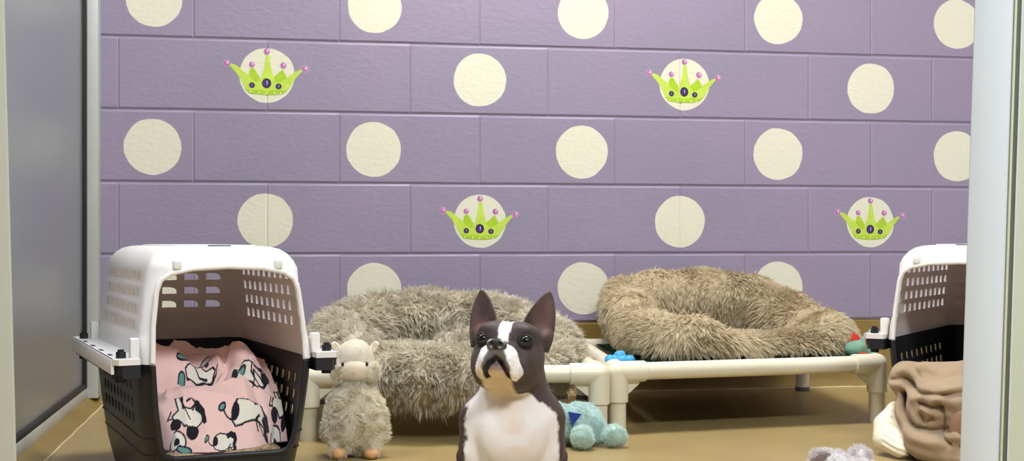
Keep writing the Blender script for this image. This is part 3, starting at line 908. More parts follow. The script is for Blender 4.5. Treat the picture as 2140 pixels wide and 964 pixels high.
def head_sdf(H):
    X = H.copy(); X[..., 0] = np.abs(X[..., 0])       # symmetric
    d = d_ell(X, (0, .004, .004), (.0575, .056, .047))
    d = sm(d, d_ell(X, (.022, -.012, .026), (.034, .038, .022)), .012)     # domed corners of the flat skull
    d = sm(d, d_ell(X, (.0335, -.004, -.024), (.0275, .040, .034)), .018)     # cheeks
    d = sm(d, d_ell(X, (.018, -.010, -.045), (.028, .036, .022)), .015)
    d = sm(d, d_ell(X, (.031, -.040, .027), (.013, .011, .007)), .010)       # brow
    mz = d_ell(X, (.0, -.066, -.024), (.0255, .024, .020))
    mz = sm(mz, d_ell(X, (.0185, -.066, -.034), (.0145, .022, .023)), .008)
    mz = sm(mz, d_ell(X, (.0270, -.056, -.047), (.0110, .019, .0165)), .008)   # hanging flews
    d = sm(d, mz, .010)
    d = sm(d, d_ell(X, (0, -.056, -.048), (.019, .022, .012)), .005)         # chin
    # stop: groove between brow and muzzle and the furrow above the nose
    d = smax(d, -d_cap(X, (0, -.060, .010), (.020, -.052, .004), .0045), .007)
    d = smax(d, -d_cap(X, (0, -.062, .022), (0, -.050, .05), .0025), .010)
    # folds below the nose, philtrum and mouth line
    d = smax(d, -d_cap(X, (0, -.094, -.024), (0, -.089, -.038), .0016), .004)
    Xf = X.copy(); Xf[..., 1] = 0
    ml = d_path(Xf, MOUTH, [0, 0, 0, 0], .001)
    d = d+.0045*np.exp(-(ml/.0032)**2)*np.clip((-.046-X[..., 1])/.006, 0, 1)
    # eye sockets and lids
    for e in (EYES[1],):
        d = smax(d, -d_ell(X, (e[0]+.001, e[1]-.004, e[2]), (.0115, .010, .0095)), .004)
        lid = d_ell(X, e, (.0132, .0126, .0126))
        q = X-np.array(e, np.float32)
        ring = np.maximum(lid, -(d_ell(X, (e[0]+.0015, e[1]-.010, e[2]+.0005), (.0098, .013, .0074))))
        d = sm(d, ring, .0025)
    nose = d_ell(X, (0, -.0905, -.0135), (.0150, .0085, .0095))
    nose = sm(nose, d_ell(X, (.0085, -.0895, -.0145), (.0085, .0080, .0080)), .004)
    nose = smax(nose, -d_ell(X, (.0078, -.0985, -.0150), (.0036, .0050, .0030)), .002)
    nose = smax(nose, -d_cap(X, (0, -.100, -.008), (0, -.098, -.024), .0012), .002)
    d = sm(d, nose, .003)
    # ears (not symmetric), with a thick root that runs into the skull
    for s in (-1, 1):
        e = d_ear(H, s)
        d = sm(d, e, .006)
        d = sm(d, d_cap(H, (s*.038, .010, .024), (s*.047, .012, .040), .014, .0085), .012)
        d = sm(d, d_ell(H, (s*.059, .006, .030), (.0075, .009, .015)), .008)     # fold at the outer edge
    return d
def body_sdf(P):
    X = P.copy(); X[..., 0] = np.abs(X[..., 0])
    d = d_cap(P, (.008, .014, .150), (.006, .006, .235), .060, .048)               # neck
    d = sm(d, d_ell(P, (0, .020, .125), (.072, .070, .088)), .03)            # chest barrel
    d = sm(d, d_ell(P, (0, -.030, .115), (.050, .036, .055)), .025)         # forechest
    d = sm(d, d_cap(P, (0, .06, .15), (0, .185, .075), .066, .062), .03)    # back to rump
    d = sm(d, d_cap(X, (.058, .020, .140), (.062, .012, .085), .034, .027), .02)
    d = sm(d, d_cap(X, (.062, .012, .085), (.050, -.004, .020), .024, .0135), .015)
    paw = sm(d_ell(X, (.050, -.022, .012), (.018, .024, .013)), d_cap(X, (.050, -.004, .03), (.050, -.012, .014), .0135, .013), .01)
    for k in (-.011, -.0037, .0037, .011): paw = sm(paw, d_ell(X, (.050+k, -.040, .010), (.0048, .010, .009)), .003)
    d = sm(d, paw, .008)
    # haunches, shins, hind feet and stub tail
    d = sm(d, d_ell(X, (.064, .150, .066), (.034, .064, .058)), .02)
    d = sm(d, d_cap(X, (.078, .105, .060), (.080, .165, .022), .022, .014), .012)
    hf = sm(d_cap(X, (.080, .165, .016), (.084, .085, .012), .013, .013), d_ell(X, (.084, .070, .011), (.017, .020, .011)), .008)
    d = sm(d, hf, .010)
    d = sm(d, d_cap(P, (0, .235, .05), (.012, .262, .038), .012, .006), .01)
    # soft fold between jaw and chest, muscle line on the breast
    d = smax(d, -d_cap(P, (0, -.078, .140), (0, -.082, .085), .004), .02)
    return d
def dog_sdf(P):
    H = to_head(P)
    b = body_sdf(P)
    far = np.sqrt((H**2).sum(-1))
    h = head_sdf(H)
    h = np.where(far < .16, h, far-.12)
    d = sm(h, b, .016)
    return np.maximum(d, -P[..., 2]+.0005) if True else d
V, Q = surface_nets(dog_sdf, (-.13, -.15, -.004), (.13, .29, .385), .0017)
H = to_head(V); hx, hy, hz = H[:, 0], H[:, 1], H[:, 2]
lx, ly, lz = V[:, 0], V[:, 1], V[:, 2]
hd = head_sdf(H); bd = body_sdf(V)
is_head = (hd < bd-.002) | ((lz > .215) & (hd < .02))
nz = vnoise(V, 90)*.0022+vnoise(V, 230)*.0012
DARK = np.array(s2l(70, 60, 59)); WHITE = np.array(s2l(246, 243, 242)); PINKW = np.array(s2l(236, 214, 206)); THROAT = np.array(s2l(224, 204, 178))
NOSE = np.array(s2l(38, 34, 36)); LIP = np.array(s2l(84, 70, 68)); EARI = np.array(s2l(118, 82, 76)); GREYW = np.array(s2l(196, 182, 174)); BROWN = np.array(s2l(84, 66, 56))
def blend(c, m, col): return c*(1-m[:, None])+col*m[:, None]
def sst(e0, e1, x):
    t = np.clip((x-e0)/(e1-e0), 0, 1); return t*t*(3-2*t)
col = np.tile(DARK, (len(V), 1))
col = blend(col, sst(.3, .8, vnoise(V, 18)*.5+.5)*.5, BROWN)
# --- body markings: white bib
bibR = np.minimum(.078+0*lx, .030+(.192-lz)*1.15)+nz*2
bibL = -(.077+np.clip(.17-lz, 0, .1)*.03)+nz*2
bib = sst(-.004, .004, bibR-lx)*sst(-.004, .004, lx-bibL)*sst(.004, -.004, ly-.026-nz*2-np.where(lx < 0, .022, 0)*(lz > .135))
bib *= 1-sst(.16, .17, lz)*sst(.0, .02, ly)
legs = (lz < .06)*1.0
bib = np.maximum(bib, legs*sst(.07, .04, ly))
wcol = WHITE*(1-.0)+0*lx[:, None]
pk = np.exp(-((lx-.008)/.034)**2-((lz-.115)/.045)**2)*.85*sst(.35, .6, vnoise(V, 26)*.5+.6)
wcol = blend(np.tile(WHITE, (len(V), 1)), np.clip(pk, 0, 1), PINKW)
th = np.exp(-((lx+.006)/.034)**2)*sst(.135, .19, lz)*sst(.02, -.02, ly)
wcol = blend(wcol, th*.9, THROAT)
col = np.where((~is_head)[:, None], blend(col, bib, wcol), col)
# --- head markings
ax = np.abs(hx)
hc = np.tile(DARK, (len(V), 1)); hc = blend(hc, sst(.2, .9, vnoise(V, 22, 4)*.5+.5)*.45, BROWN)
blaze = sst(.0012, -.0012, ax-(.0088+.0016*sst(.02, .05, hz)+nz*.6))*sst(-.028, -.034, hy-.5*0)*sst(.0585, .054, hz)*sst(.002, .006, hz)
blaze = np.maximum(blaze, sst(.0012, -.0012, ax-(.0105+nz*.6))*(hz > .02)*sst(.010, .004, hy))
mb = -.052-.018*sst(.012, .026, ax)*sst(-.030, .0, hz)+.010*sst(-.03, -.05, hz)
muz = sst(.002, -.002, hy-mb+nz)*sst(.008, .002, hz-nz-.4*np.clip(.02-ax, -.02, .02))
hc = blend(hc, np.clip(np.maximum(blaze, muz), 0, 1), WHITE)
# grey-brown centre under the nose, dark lips
cen = sst(.0025, -.0025, ax-(.0120+.0)-nz-np.clip(-.020-hz, 0, .03)*.40)*sst(-.056, -.066, hy)*sst(-.020, -.024, hz)
hc = blend(hc, cen*.92, LIP)
spk = (vnoise(V, 330) > .45)*(muz > .5)*(ax > .018)*.30
hc = blend(hc, spk, GREYW)
mouth = d_path(np.stack([ax, 0*hy, hz], 1).astype(np.float32), MOUTH, [.0030, .0034, .0034, .0030], .002)+.02*(hy > -.042)
hc = blend(hc, sst(.0014, -.0006, mouth), NOSE*1.2)
chin = sst(-.044, -.049, hz+.5*(ax-.01)*(ax > .01))*sst(.022, .017, ax)*sst(-.030, -.036, hy)
hc = blend(hc, chin*(mouth > .001), np.array(s2l(150, 128, 116)))
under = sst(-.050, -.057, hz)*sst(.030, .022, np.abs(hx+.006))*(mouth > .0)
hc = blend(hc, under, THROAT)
ns = sst(.0008, -.0008, np.minimum(d_ell(np.stack([ax, hy, hz], 1).astype(np.float32), (0, -.0905, -.0135), (.0158, .0095, .0102)), d_ell(np.stack([ax, hy, hz], 1).astype(np.float32), (.0085, -.0895, -.0145), (.0093, .0088, .0088))))
hc = blend(hc, ns, NOSE)
for e in EYES:
    r = np.linalg.norm(H-np.array(e), axis=1)
    hc = blend(hc, sst(.0165, .0135, r), NOSE*.9)
for s in (-1, 1):
    a, b, c, h = ear_coords(H, s)
    w = ear_w(b, h)
    m = (c > ear_c0(a-.003, b, h)+.0006)*sst(1., .55, np.abs(a-.003)/np.maximum(w, 1e-4))*sst(.0, .014, b)*sst(1.0, .75, b/h)*(np.abs(c) < .03)
    hc = blend(hc, m*.7*sst(-.1, .5, vnoise(V, 40)+.45), EARI)
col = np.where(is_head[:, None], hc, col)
earz = np.zeros(len(V), bool)
for s in (-1, 1):
    a, b, c, h = ear_coords(H, s); earz |= (b > -.004) & (np.abs(a) < .034) & (np.abs(c) < .03)
# coat rims: the white bib runs up under the jaw
M_dog = mat('short_dog_coat', (1, 1, 1), rough=.55, spec=.3, attr='coat', bump=.0005, bscale=420, sheen=.05)
# short coat: lies flat, runs down the chest and back over the skull
def dog_comb(p, n):
    c = np.zeros_like(p); c[:, 2] = -1.1; c[:, 1] = .25
    top = p[:, 2] > .225; c[top, 1] = 1.0; c[top, 2] = -.1
    return c-n*(c*n).sum(1)[:, None]
bare = (ns > .1) | (mouth < .004)
for e in EYES: bare |= np.linalg.norm(H-np.array(e), axis=1) < .0175
bare &= is_head
bare |= earz | ((hz > .012) & is_head)
vb = np.zeros(len(V)); vb[bare] = 1
fb = vb[Q].max(1)
_cent = V[Q].mean(1)
def keep_dog(C, N): return (fb < .5)*np.where(C[:, 2] < .07, .25, 1.)*np.where(C[:, 1] > .06, .3, 1.)
fv, fq, ft, ftn, fnn = fur(V, Q, 20000, 4, .0058, .00065, .0022, lift=.30, comb=dog_comb, grav=.0, noise=.25, nscale=40, keep=keep_dog, seed=71, wj=.4)
# colour of each strand = coat where it is rooted (nearest grid cell lookup)
cell = {}
key = np.floor(V/.0034).astype(int)
ks = key[:, 0]*1000003+key[:, 1]*1009+key[:, 2]
order = np.argsort(ks); sk = ks[order]
rt = (fv.reshape(-1, 7, 3)[:, 0]+fv.reshape(-1, 7, 3)[:, 1])*.5
rc = np.tile(DARK, (len(rt), 1)); done = np.zeros(len(rt), bool)
for dx in (0, -1, 1):
    for dy in (0, -1, 1):
        for dz in (0, -1, 1):
            kk = np.floor(rt/.0034).astype(int)+[dx, dy, dz]; kk = kk[:, 0]*1000003+kk[:, 1]*1009+kk[:, 2]
            pos_ = np.clip(np.searchsorted(sk, kk), 0, len(sk)-1); hit = (sk[pos_] == kk) & ~done
            rc[hit] = col[order[pos_[hit]]]; done |= hit
rc = np.repeat(rc, 7, axis=0)
nV = len(V)
me = npmesh('dog', np.concatenate([V, fv]), [np.concatenate([Q, fq+nV]), ft+nV]); set_attr(me, 'coat', np.concatenate([col, rc]))
DP = camloc(1070, 2.25)
dog = link('boston_terrier', me, [M_dog], None, loc=(DP[0], DP[1], 0), rz=-TH)
tag(dog, 'black and white Boston terrier sitting on the floor, looking up', 'dog')
M_eye = bpy.data.materials.new('dog_eye'); M_eye.use_nodes = True
nt = M_eye.node_tree; p = nt.nodes['Principled BSDF']
tc = nt.nodes.new('ShaderNodeTexCoord'); ln = nt.nodes.new('ShaderNodeVectorMath'); ln.operation = 'DISTANCE'
ln.inputs[1].default_value = (0, -.0118, 0); nt.links.new(tc.outputs['Object'], ln.inputs[0])
cr = nt.nodes.new('ShaderNodeValToRGB'); mr = nt.nodes.new('ShaderNodeMapRange'); mr.inputs['From Max'].default_value = .012
nt.links.new(ln.outputs['Value'], mr.inputs['Value']); nt.links.new(mr.outputs[0], cr.inputs['Fac'])
cr.color_ramp.elements[0].position = .42; cr.color_ramp.elements[0].color = (.002, .002, .003, 1)
cr.color_ramp.elements[1].position = .5; cr.color_ramp.elements[1].color = (*s2l(46, 36, 38), 1)
e_ = cr.color_ramp.elements.new(.80); e_.color = (*s2l(40, 34, 38), 1)
e_ = cr.color_ramp.elements.new(.88); e_.color = (*s2l(40, 34, 36), 1)
nt.links.new(cr.outputs['Color'], p.inputs['Base Color']); p.inputs['Roughness'].default_value = .10; p.inputs['Specular IOR Level'].default_value = .45
for e in EYES:
    pos = HC+HR@np.array(e, np.float32)
    bm = bmesh.new(); add_ell(bm, (0, 0, 0), (.0112, .0110, .0112), 28, 18)
    o = obj('eye', bm, M_eye, dog, smooth=180)
    o.location = pos.tolist()
    o.rotation_euler = Matrix([[float(v) for v in r] for r in HR]).to_euler()

# ================================================================== PLUSH TOYS
def toy_frame(u, Z): p = camloc(u, Z); return (p[0], p[1], 0)
M_llama = mat('cream_plush', s2l(250, 246, 232), rough=.9, spec=.1, tone=s2l(242, 235, 216), sheen=.2)
translucent(M_llama, .4)
M_face = mat('smooth_cream_plush', s2l(240, 228, 206), rough=.85, spec=.1, bump=.0008, bscale=700)
M_peach = mat('peach_plush', s2l(226, 180, 128), rough=.85, spec=.1, bump=.0008, bscale=600)
M_bead = mat('black_bead', s2l(14, 12, 12), rough=.12, spec=.6)
M_nosep = mat('pink_stitching', s2l(220, 180, 168), rough=.8)
def ll_body(P):
    d = d_ell(P, (0, .004, .078), (.062, .054, .070))
    X = P.copy(); X[..., 0] = np.abs(X[..., 0])
    d = sm(d, d_ell(P, (0, 0, .120), (.045, .042, .040)), .02)
    d = sm(d, d_cap(X, (.034, -.012, .03), (.034, -.02, .018), .018, .016), .012)
    d = sm(d, d_cap(X, (.050, -.005, .090), (.058, -.010, .045), .012, .011), .012)
    return d+vnoise(P, 40)*.002
def ll_head(P):
    d = d_ell(P, (0, 0, .203), (.038, .036, .040))
    d = sm(d, d_ell(P, (0, -.004, .178), (.046, .034, .026)), .015)
    return d
def cl(p, n):
    c = np.zeros_like(p); c[:, 2] = -.15; return c
def plush_llama():
    t = thing('plush_llama', 'cream fluffy plush llama standing between the left carrier and the dog', 'soft toy', toy_frame(742, 2.72), -TH+.10)
    V, Q = surface_nets(ll_body, (-.09, -.08, 0), (.09, .08, .18), .003)
    f = fur(V, Q, 9000, 6, .0085, .0010, .0030, lift=.8, comb=cl, grav=.1, noise=.55, nscale=60, seed=31, curl=.8)
    furry('body', V, Q, [f], [M_llama], t, .7)
    V, Q = surface_nets(ll_head, (-.07, -.07, .13), (.07, .07, .26), .0028)
    f = fur(V, Q, 3600, 6, .011, .0008, .0030, lift=.9, comb=cl, grav=.15, noise=.6, nscale=50, seed=32, curl=.5, keep=lambda C, N: ((C[:, 2] < .196) & ~((np.abs(C[:, 0]) < .026) & (C[:, 1] < -.01) & (C[:, 2] > .158)))*1.0+.0)
    g = fur(V, Q, 2600, 5, .0045, .0008, .0028, lift=.9, grav=.0, noise=.5, nscale=60, seed=33, keep=lambda C, N: (C[:, 2] > .200)*1.0)
    h = furry('head', V, Q, [f, g], [M_llama], t, .8)
    bm = bmesh.new(); add_ell(bm, (.0, -.026, .186), (.027, .0150, .022), 24, 14); obj('muzzle', bm, M_face, h, smooth=180)
    for s in (-1, 1):
        bm = bmesh.new(); add_ell(bm, (s*.0245, -.0315, .1945), (.0030, .0028, .0048), 12, 10); obj('eye', bm, M_bead, h, smooth=180)
        bm = bmesh.new()
        M = Matrix.Rotation(s*.55, 3, 'Y')
        add_ell(bm, (s*.0385, .0, .226), (.0085, .0045, .0145), 16, 12, M)
        for v in bm.verts:
            if v.co.y < 0: v.co.y += .006*math.exp(-((v.co.x-s*.0385)/.005)**2-((v.co.z-.226)/.009)**2)
        obj('ear', bm, M_face, h, smooth=180)
        bm = bmesh.new(); add_ell(bm, (s*.033, -.028, .0125), (.0150, .0175, .0125), 18, 12); obj('foot', bm, M_peach, t, smooth=180)
    bm = bmesh.new(); add_tube(bm, [(-.004, -.0412, .181), (0, -.0425, .178), (.004, -.0412, .181)], .0009, 6); add_tube(bm, [(0, -.0425, .178), (0, -.0425, .171)], .0009, 6)
    obj('nose', bm, M_nosep, h)
plush_llama()

M_teal = mat('aqua_plush', s2l(230, 245, 242), rough=.9, spec=.1, tone=s2l(214, 239, 235), sheen=.2)
translucent(M_teal, .4)
M_tealp = mat('pale_aqua_plush', s2l(232, 246, 240), rough=.9, spec=.1, tone=s2l(214, 238, 232), sheen=.2)
translucent(M_tealp, .4)
M_felt = mat('royal_blue_felt', s2l(40, 66, 150), rough=.9, bump=.0005, bscale=700)
def aqua():
    t = thing('plush_puppy', 'aqua plush toy with blue felt triangle, slumped by the left cot leg', 'soft toy', toy_frame(1215, 2.86), -TH)
    def b(P):
        d = d_ell(P, (-.008, .030, .046), (.046, .046, .044))
        d = sm(d, d_ell(P, (.010, .040, .058), (.032, .040, .026)), .012)
        d = sm(d, d_ell(P, (-.052, .010, .050), (.034, .036, .042)), .014)
        d = sm(d, d_ell(P, (.026, .012, .036), (.028, .026, .030)), .008)
        return d+vnoise(P, 60)*.0015
    V, Q = surface_nets(b, (-.11, -.05, 0), (.08, .10, .11), .0026)
    f = fur(V, Q, 7000, 6, .0080, .0010, .0030, lift=.9, comb=cl, grav=.1, noise=.4, nscale=60, seed=41, curl=.5)
    bo = furry('body', V, Q, [f], [M_teal], t, .6)
    for nm, path, rs, pw in (('leg', [(-.004, -.004, .030), (-.001, -.038, .026)], [.018, .020], (-.001, -.048, .0262)), ('leg', [(.028, .010, .024), (.056, -.006, .022)], [.015, .014], (.070, -.018, .0262))):
        def a(P): return sm(d_path(P, path, rs), d_ell(P, pw, (.0235, .0235, .0245) if pw[0] < .03 else (.026, .022, .0225)), .008)
        V, Q = surface_nets(a, (min(path[0][0], pw[0])-.04, -.085, 0), (max(path[0][0], pw[0])+.04, .04, .065), .0024)
        f = fur(V, Q, 2800, 6, .0065, .0010, .0028, lift=.9, grav=.0, noise=.4, nscale=70, seed=42+int(pw[0]*1000), curl=.4)
        furry(nm, V, Q, [f], [M_tealp], t, .6)
    bm = bmesh.new()
    add_prism(bm, [(-.030, .078), (-.001, .073), (-.021, .048)], -.0265, -.019, 'Y')
    obj('felt_triangle', bm, M_felt, t)
aqua()

# grey plush in the foreground, only its ear and paw reach into view
M_greyp = mat('light_grey_plush', s2l(246, 243, 242), rough=.9, spec=.1, tone=s2l(226, 222, 223), sheen=.2)
translucent(M_greyp, .4)
M_inner = mat('brown_ear_lining', s2l(132, 112, 108), rough=.9, bump=.0006, bscale=600)
def greytoy():
    t = thing('plush_koala', 'grey fluffy plush toy lying on the floor at the bottom right edge', 'soft toy', toy_frame(1750, 2.42), -TH)
    def b(P):
        d = d_ell(P, (.0, .0, .030), (.034, .034, .029))
        d = sm(d, d_ell(P, (.022, -.060, .026), (.045, .048, .025)), .012)
        return d+vnoise(P, 60)*.0015
    V, Q = surface_nets(b, (-.06, -.13, 0), (.09, .06, .075), .003)
    bo = furry('body', V, Q, [fur(V, Q, 3500, 6, .010, .0009, .003, lift=.8, grav=.1, noise=.8, nscale=60, seed=51, curl=.5)], [M_greyp], t, .6)
    def e(P):
        d = d_ell(P, (-.026, .0, .043), (.0245, .011, .0205))
        return smax(d, -d_ell(P, (-.026, -.012, .043), (.018, .010, .0145)), .002)
    V, Q = surface_nets(e, (-.06, -.02, .01), (.01, .02, .08), .0016)
    ea = furry('ear', V, Q, [fur(V, Q, 1500, 5, .009, .0009, .0022, lift=.9, grav=.0, noise=.6, nscale=60, seed=52, curl=.5, keep=lambda C, N: ~((np.abs(C[:, 0]+.026) < .017) & (np.abs(C[:, 2]-.043) < .014) & (C[:, 1] < .0))*1.0)], [M_greyp], t, .6)
    bm = bmesh.new(); add_ell(bm, (-.026, -.0105, .046), (.0175, .0030, .0142), 20, 10); obj('ear_lining', bm, M_inner, ea, smooth=180)
    def pw(P): return sm(d_ell(P, (.042, .0, .050), (.0175, .017, .0165)), d_cap(P, (.042, -.01, .018), (.042, 0, .04), .016, .015), .008)
    V, Q = surface_nets(pw, (.01, -.04, 0), (.08, .04, .08), .002)
    furry('paw', V, Q, [fur(V, Q, 2200, 5, .009, .0009, .0024, lift=.8, grav=.0, noise=.8, nscale=60, seed=53, curl=.6)], [M_greyp], t, .9)
greytoy()

# toys on the right cot
M_blue = mat('bright_blue_rubber', s2l(64, 160, 220), rough=.4, bump=.0006, bscale=150)
def bluetoy(P):
    d = d_cap(P, (-.018, 0, .012), (.020, -.002, .011), .0105)
    for c, r in (((-.022, -.006, .012), .0115), ((-.024, .008, .013), .011), ((.022, -.008, .012), .0115), ((.025, .006, .012), .012), ((-.003, .003, .024), .0095), ((.006, .005, .026), .008)):
        d = sm(d, np.linalg.norm(P-np.array(c, np.float32), axis=-1)-r, .006)
    return d
V, Q = surface_nets(bluetoy, (-.045, -.03, -.002), (.045, .03, .042), .0014)
o = link('rubber_bone', npmesh('rubber_bone', V, [Q]), [M_blue], None, loc=(.800, -.765, .1525), rz=-.25)
tag(o, 'bright blue rubber bone toy on the corner of the right cot', 'dog toy')

M_gr = mat('sea_green_plush', s2l(112, 150, 130), rough=.85, spec=.1, bump=.0015, bscale=300, var=.12, vscale=50)
M_red = mat('red_felt', s2l(222, 60, 48), rough=.8, bump=.0006, bscale=500)
M_speck = mat('pale_green_plush', s2l(150, 190, 160), rough=.85, bump=.0015, bscale=300)
def greentoy():
    t = thing('plush_dinosaur', 'sea green plush toy with red spike beside the rectangular bed', 'soft toy', (1.440, -.706, .154), -TH)
    def b(P):
        d = d_ell(P, (-.014, 0, .022), (.030, .026, .021))
        d = sm(d, d_path(P, [(0, 0, .028), (.012, 0, .045), (.016, .002, .058)], [.016, .0115, .009], .01), .008)
        d = sm(d, d_ell(P, (.008, -.004, .040), (.015, .012, .012)), .006)
        d = sm(d, d_cap(P, (.012, -.012, .016), (.020, -.020, .009), .009, .006), .006)
        return d+vnoise(P, 90)*.0012
    V, Q = surface_nets(b, (-.06, -.05, -.002), (.05, .05, .08), .0018)
    link('body', npmesh('b', V, [Q]), [M_gr], t)
    bm = bmesh.new(); M = Matrix.Rotation(.3, 3, 'Y'); add_ell(bm, (.018, .0, .062), (.0045, .0035, .013), 12, 10, M); obj('ear', bm, M_speck, t, smooth=180)
    bm = bmesh.new()
    A = [(-.026, .020, .040), (.004, .020, .044), (-.018, .022, .064)]
    add_prism(bm, [(a, c) for a, b_, c in A], .016, .023, 'Y'); bmesh.ops.bevel(bm, geom=bm.edges[:], offset=.0015, segments=2, affect='EDGES'); obj('spike', bm, M_red, t)
    bm = bmesh.new(); add_ell(bm, (-.006, -.0245, .014), (.010, .0025, .0028), 14, 8); obj('mouth', bm, M_red, t, smooth=180)
greentoy()
M_dkg = mat('dark_green_plush', s2l(44, 74, 40), rough=.9, bump=.002, bscale=250)
bm = bmesh.new(); bmesh.ops.create_icosphere(bm, subdivisions=4, radius=.038)
for v in bm.verts:
    k_ = 1+.03*math.sin(v.co.x*260)*math.sin(v.co.z*240); v.co = v.co*k_; v.co.z = max(v.co.z+.0375, 0)
o = obj('fabric_ball', bm, M_dkg, None, smooth=180); q = camloc(704, 2.93); o.location = (q[0], q[1], 0)
tag(o, 'dark green ball mostly hidden behind the plush llama', 'dog toy')
# ================================================================== BLANKETS
def sstep(e0, e1, x):
    t = np.clip((x-e0)/(e1-e0), 0, 1); return t*t*(3-2*t)
def bl_height(x, y):
    P = np.stack([x, y, np.zeros_like(x)], -1)
    h = .092+.125*sstep(-.26, .04, y)
    g = lambda cx, cy, sx, sy: np.exp(-((x-cx)/sx)**2-((y-cy)/sy)**2)
    h += .050*g(-.035, -.165, .085, .050)
    h += .062*g(.070, -.060, .042, .065)
    h += .030*g(.060, -.150, .055, .055)
    h += .050*g(-.085, -.050, .085, .026)
    h += .024*g(-.02, .045, .05, .03)
    # sharp tucks where folds meet
    cr = y-(-.104+.22*(x+.12)*.6+.012*np.sin(x*55))
    h -= .042*np.exp(-(np.abs(cr)/.011)**1.3)*sstep(.05, .0, x)
    cr = y-(.010+.10*x)
    h -= .030*np.exp(-(cr/.010)**2)*sstep(.06, .0, x)
    cr = x-(.022+.5*(y+.10)+.010*np.sin(y*60))
    h -= .014*np.exp(-(cr/.008)**2)*sstep(-.17, -.12, y)*sstep(.03, -.02, y)
    cr = x-(.095-.35*(y+.2))
    h -= .010*np.exp(-(cr/.008)**2)
    w = vnoise(P, 17, 2); h += .010*w
    w = vnoise(P*np.array([.6, 1, 1]), 30, 5); h += .007*(1-2*np.sqrt(np.abs(w)+.01))
    w = vnoise(P*np.array([1, .45, 1]), 42, 9); h += .0045*(1-np.abs(w)*2)
    edge = -.244+.05*sstep(.02, .12, x)+.006*np.sin(x*70)+.075*sstep(-.075, -.12, x)
    t = sstep(0, .030, y-edge)
    mt = .0765
    h = mt+(h-mt)*np.sqrt(np.clip(t, 0, 1))
    return h, (y > edge) & (np.abs(x) < .128)
M_pinkb = mat('pink_fleece', (1, 1, 1), rough=.95, spec=.1, attr='print', bump=.0007, bscale=700, sheen=.15)
M_fleece = mat('beige_fleece', s2l(206, 186, 152), rough=.95, spec=.1, tone=s2l(176, 154, 120))
def inpoly(px, py, poly):
    c = np.zeros(px.shape, bool); n = len(poly)
    for i in range(n):
        x1, y1 = poly[i]; x2, y2 = poly[i-1]
        if y1 == y2: continue
        m = ((y1 > py) != (y2 > py)) & (px < (x2-x1)*(py-y1)/(y2-y1)+x1)
        c ^= m
    return c
def polydist(px, py, pts, closed=False):
    d = np.full(px.shape, 1e9); n = len(pts)
    for i in range(0 if closed else 1, n):
        (x1, y1), (x2, y2) = pts[i-1], pts[i]
        vx, vy = x2-x1, y2-y1; L = vx*vx+vy*vy+1e-9
        t = np.clip(((px-x1)*vx+(py-y1)*vy)/L, 0, 1)
        d = np.minimum(d, np.hypot(px-x1-t*vx, py-y1-t*vy))
    return d
def ell_pts(cx, cy, rx, ry, a=0, n=18):
    ca, sa = math.cos(a), math.sin(a)
    return [(cx+rx*math.cos(t)*ca-ry*math.sin(t)*sa, cy+rx*math.cos(t)*sa+ry*math.sin(t)*ca) for t in [2*PI*i/n for i in range(n)]]
KB, KW, KT, KG = s2l(34, 34, 42), s2l(232, 226, 212), s2l(104, 150, 140), s2l(190, 186, 180)
